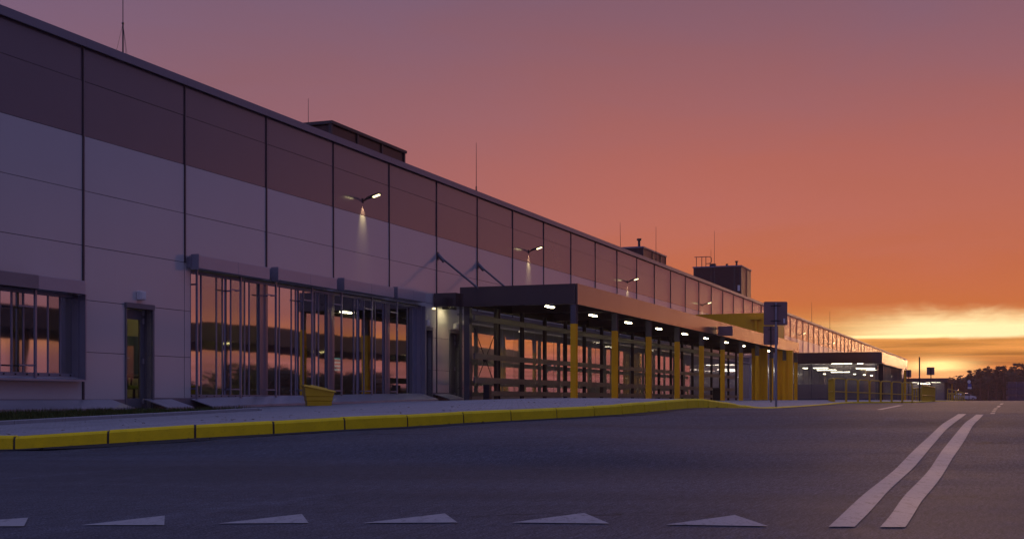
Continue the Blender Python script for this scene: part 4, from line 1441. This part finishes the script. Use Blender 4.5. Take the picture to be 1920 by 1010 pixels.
# wire mesh cages stacked at the right edge
cg0 = thing('mesh_cage', 'x', 'storage cage', group='stacked wire mesh cages at the far right')
cw_, chh = 1.25, .97
b = MB()
for i in range(7):
    x = -cw_ / 2 + cw_ * i / 6; b.box(x - .014, x + .014, -.5, -.48, .08, chh)
for k in range(6):
    z = .1 + (chh - .1) * k / 5; b.box(-cw_ / 2, cw_ / 2, -.478, -.46, z - .014, z + .014)
for x in (-cw_ / 2, cw_ / 2):
    for k in range(5):
        z = .1 + (chh - .14) * k / 4; b.box(x - .01, x + .01, -.459, .5, z - .012, z + .012)
b.build('mesh', mat('cage_wire', (.22, .20, .30), .45, .5), cg0)
MB().box(-cw_ / 2 + .05, cw_ / 2 - .05, -.4, .45, .1, .72).build('load', mat('cage_load', (.06, .05, .08), .7), cg0)
MB().box(-cw_ / 2, cw_ / 2, -.505, .5, .02, .075).build('pallet', M['mast'], cg0)
ci = 0
pos_names = ['left', 'second', 'third', 'fourth']
for c in range(4):
    for r_ in range(3):
        p = on_road(1896.0, 205); p = (p[0] + c * 1.32, p[1], p[2] + r_ * .985)
        o = cg0 if ci == 0 else copy_tree(cg0)
        o.location = p
        o['label'] = f"wire mesh cage in the {['bottom', 'middle', 'top'][r_]} row, {['leftmost', 'second', 'third', 'fourth'][c]} column of the far stack"
        ci += 1

# ------------------------------------------------------------------ trees
def crown_quads(b, p, r, n, sz, flat=.6):
    for _ in range(n):
        while True:
            q = Vector((random.uniform(-1, 1), random.uniform(-1, 1), random.uniform(-1, 1)))
            if q.length < 1: break
        c = Vector(p) + Vector((q.x * r, q.y * r, q.z * r * flat))
        a = Vector((random.gauss(0, 1), random.gauss(0, 1), random.gauss(0, .6))).normalized(); bb = a.orthogonal().normalized()
        s1, s2 = sz * random.uniform(.6, 1.5), sz * random.uniform(.3, .7)
        b.poly([c - a * s1, c + bb * s2, c + a * s1, c - bb * s2])


def pine(h, label, loc, style, rz=0.0):
    t = thing('pine_tree', label, 'tree', loc, rz, 'pines along the edge of the far wood')
    tr = MB(); lean = random.uniform(-.02, .02) * h
    tr.tube((0, 0, 0), (lean * .5, 0, h * .5), .17, .12, 8); tr.tube((lean * .5, 0, h * .5), (lean, 0, h * .97), .12, .03, 8)
    cr = MB()
    if style == 'spruce':
        n = 16
        for k in range(n):
            f = k / n; z = h * (.12 + .85 * f); r = h * .20 * (1 - f) + .1
            for j in range(6):
                an = j * 1.05 + k; crown_quads(cr, (math.cos(an) * r * .6, math.sin(an) * r * .6, z - r * .25), r * .5, 9, .16, .35)
    else:
        for k in range(24):
            f = random.random() ** .8; z = h * (.30 + .68 * f); r = h * (.24 if style == 'wide' else .19) * (1 - f * .6) * random.uniform(.5, 1.15)
            an = random.uniform(0, 6.28); q = Vector((math.cos(an) * r + lean * f, math.sin(an) * r, z))
            tr.tube((lean * f, 0, z - r * .35), q, .035, .012, 5)
            crown_quads(cr, q, h * random.uniform(.05, .09), 55, .19, .5)
            crown_quads(cr, q * .65 + Vector((0, 0, z * .33)), h * .05, 25, .18, .5)
        crown_quads(cr, (lean, 0, h * .97), h * .05, 40, .16, .9)
    tr.build('trunk', M['bark'], t)
    cr.build('crown', M['needle'], t, normals=False)
    return t


def far(u, y): x = (u - 960) / F * y; return (x, y, road_z(x, y) - .1)


TR = [(1781, 320, 6.2, 'spruce', 'slim dark spruce, leftmost of the far trees'), (1797, 310, 5.7, 'spruce', 'short pointed spruce just right of the leftmost far tree'),
      (1806, 315, 6.0, 'spruce', 'small spruce left of the ragged pine'), (1819, 300, 7.0, 'pine', 'ragged pine with layered branches behind the three plate post'),
      (1838, 300, 7.4, 'pine', 'narrow pine standing between two ragged gaps'), (1853, 298, 7.9, 'pine', 'tall open pine with sky showing through its lower crown'),
      (1868, 305, 8.0, 'wide', 'broad dense pine left of centre in the dark wood'), (1882, 305, 8.1, 'wide', 'broad dense pine in the middle of the dark wood'),
      (1902, 300, 8.6, 'wide', 'tall broad pine above the mesh cages'), (1919, 302, 8.7, 'wide', 'tallest pine at the right edge of the photo')]
for u, y, h, stl, lab in TR:
    pine(h, lab, far(u, y), stl, random.uniform(0, 6))
fw = MB()
for i in range(1300):
    u = random.uniform(1772, 2300); y = random.uniform(312, 365)
    f = min(1, max(0, (u - 1772) / 90))
    if u < 1800: f *= .8
    hm = (5.1 + 2.9 * f) * random.uniform(.82, 1.02)
    q = far(u, y)
    for k in range(5):
        z = hm * random.uniform(.05, .92); crown_quads(fw, (q[0] + random.gauss(0, .6), q[1], q[2] + z), random.uniform(.7, 1.3), 24, .33, .9)
tag(fw.build('far_wood', M['needle'], normals=False), 'dark mass of wood behind the pines at the right edge', 'wood', kind='stuff')

# ------------------------------------------------------------------ haze
hz = MB().box(-920, 920, -220, 1320, -1.2, 12.6)
hm = bpy.data.materials.new('haze_air'); hm.use_nodes = True; hm.node_tree.nodes.clear()
t_ = N(hm.node_tree); pvn_ = t_.new('ShaderNodeVolumePrincipled')
pvn_.inputs['Color'].default_value = (.98, .62, .56, 1); pvn_.inputs['Density'].default_value = HAZE; pvn_.inputs['Anisotropy'].default_value = .4
t_.l.new(pvn_.outputs[0], t_.new('ShaderNodeOutputMaterial').inputs['Volume'])
tag(hz.build('haze', hm), kind='stuff')

# ------------------------------------------------------------------ the yard opposite (seen only mirrored in the windows)
DO = 50.0
oc = thing('yard_canopy', 'dark flat yard roof on posts mirrored in the warehouse windows', 'canopy', W(25, DO, 0), RZ)
oc.rotation_euler = (0, 0, RZ + .03)
MB().fb(0, 118, -2, 10, 5.5, 7.1).build('roof', M['dark'], oc)
for k in range(5):
    MB().fb(3 + k * 26, 3.35 + k * 26, .5, .85, .2, 5.5).build('column', M['dark'], oc)
l = MB()
for k in range(8):
    s = 12 + k * 14 + random.uniform(-3, 3); l.fb(s, s + 1.5, -1, -.9, 5.41, 5.47)
l.build('strip_light', M['yard'], oc)
bs_ = MB()
for i in range(1500):
    s = random.uniform(25, 165); wd = DO + random.uniform(14, 20); hh = 1.5 + .5 * math.sin(s * .35) + (1.9 if 108 < s < 142 else 0)
    q = W(s, wd); crown_quads(bs_, (q.x, q.y, .4 + random.uniform(.1, max(.4, hh))), 1.0, 16, .4, .8)
for i in range(1300):
    s = random.uniform(114, 142); wd = DO + random.uniform(14, 19); q = W(s, wd); top = 2.6 + 1.2 * math.sin(s * .5) * math.sin(s * .23)
    crown_quads(bs_, (q.x, q.y, .4 + random.uniform(.1, top)), .9, 10, .4, .8)
tag(bs_.build('undergrowth', M['needle'], normals=False), 'low dark bushes beyond the yard, mirrored in the tall windows', 'bushes', kind='stuff')
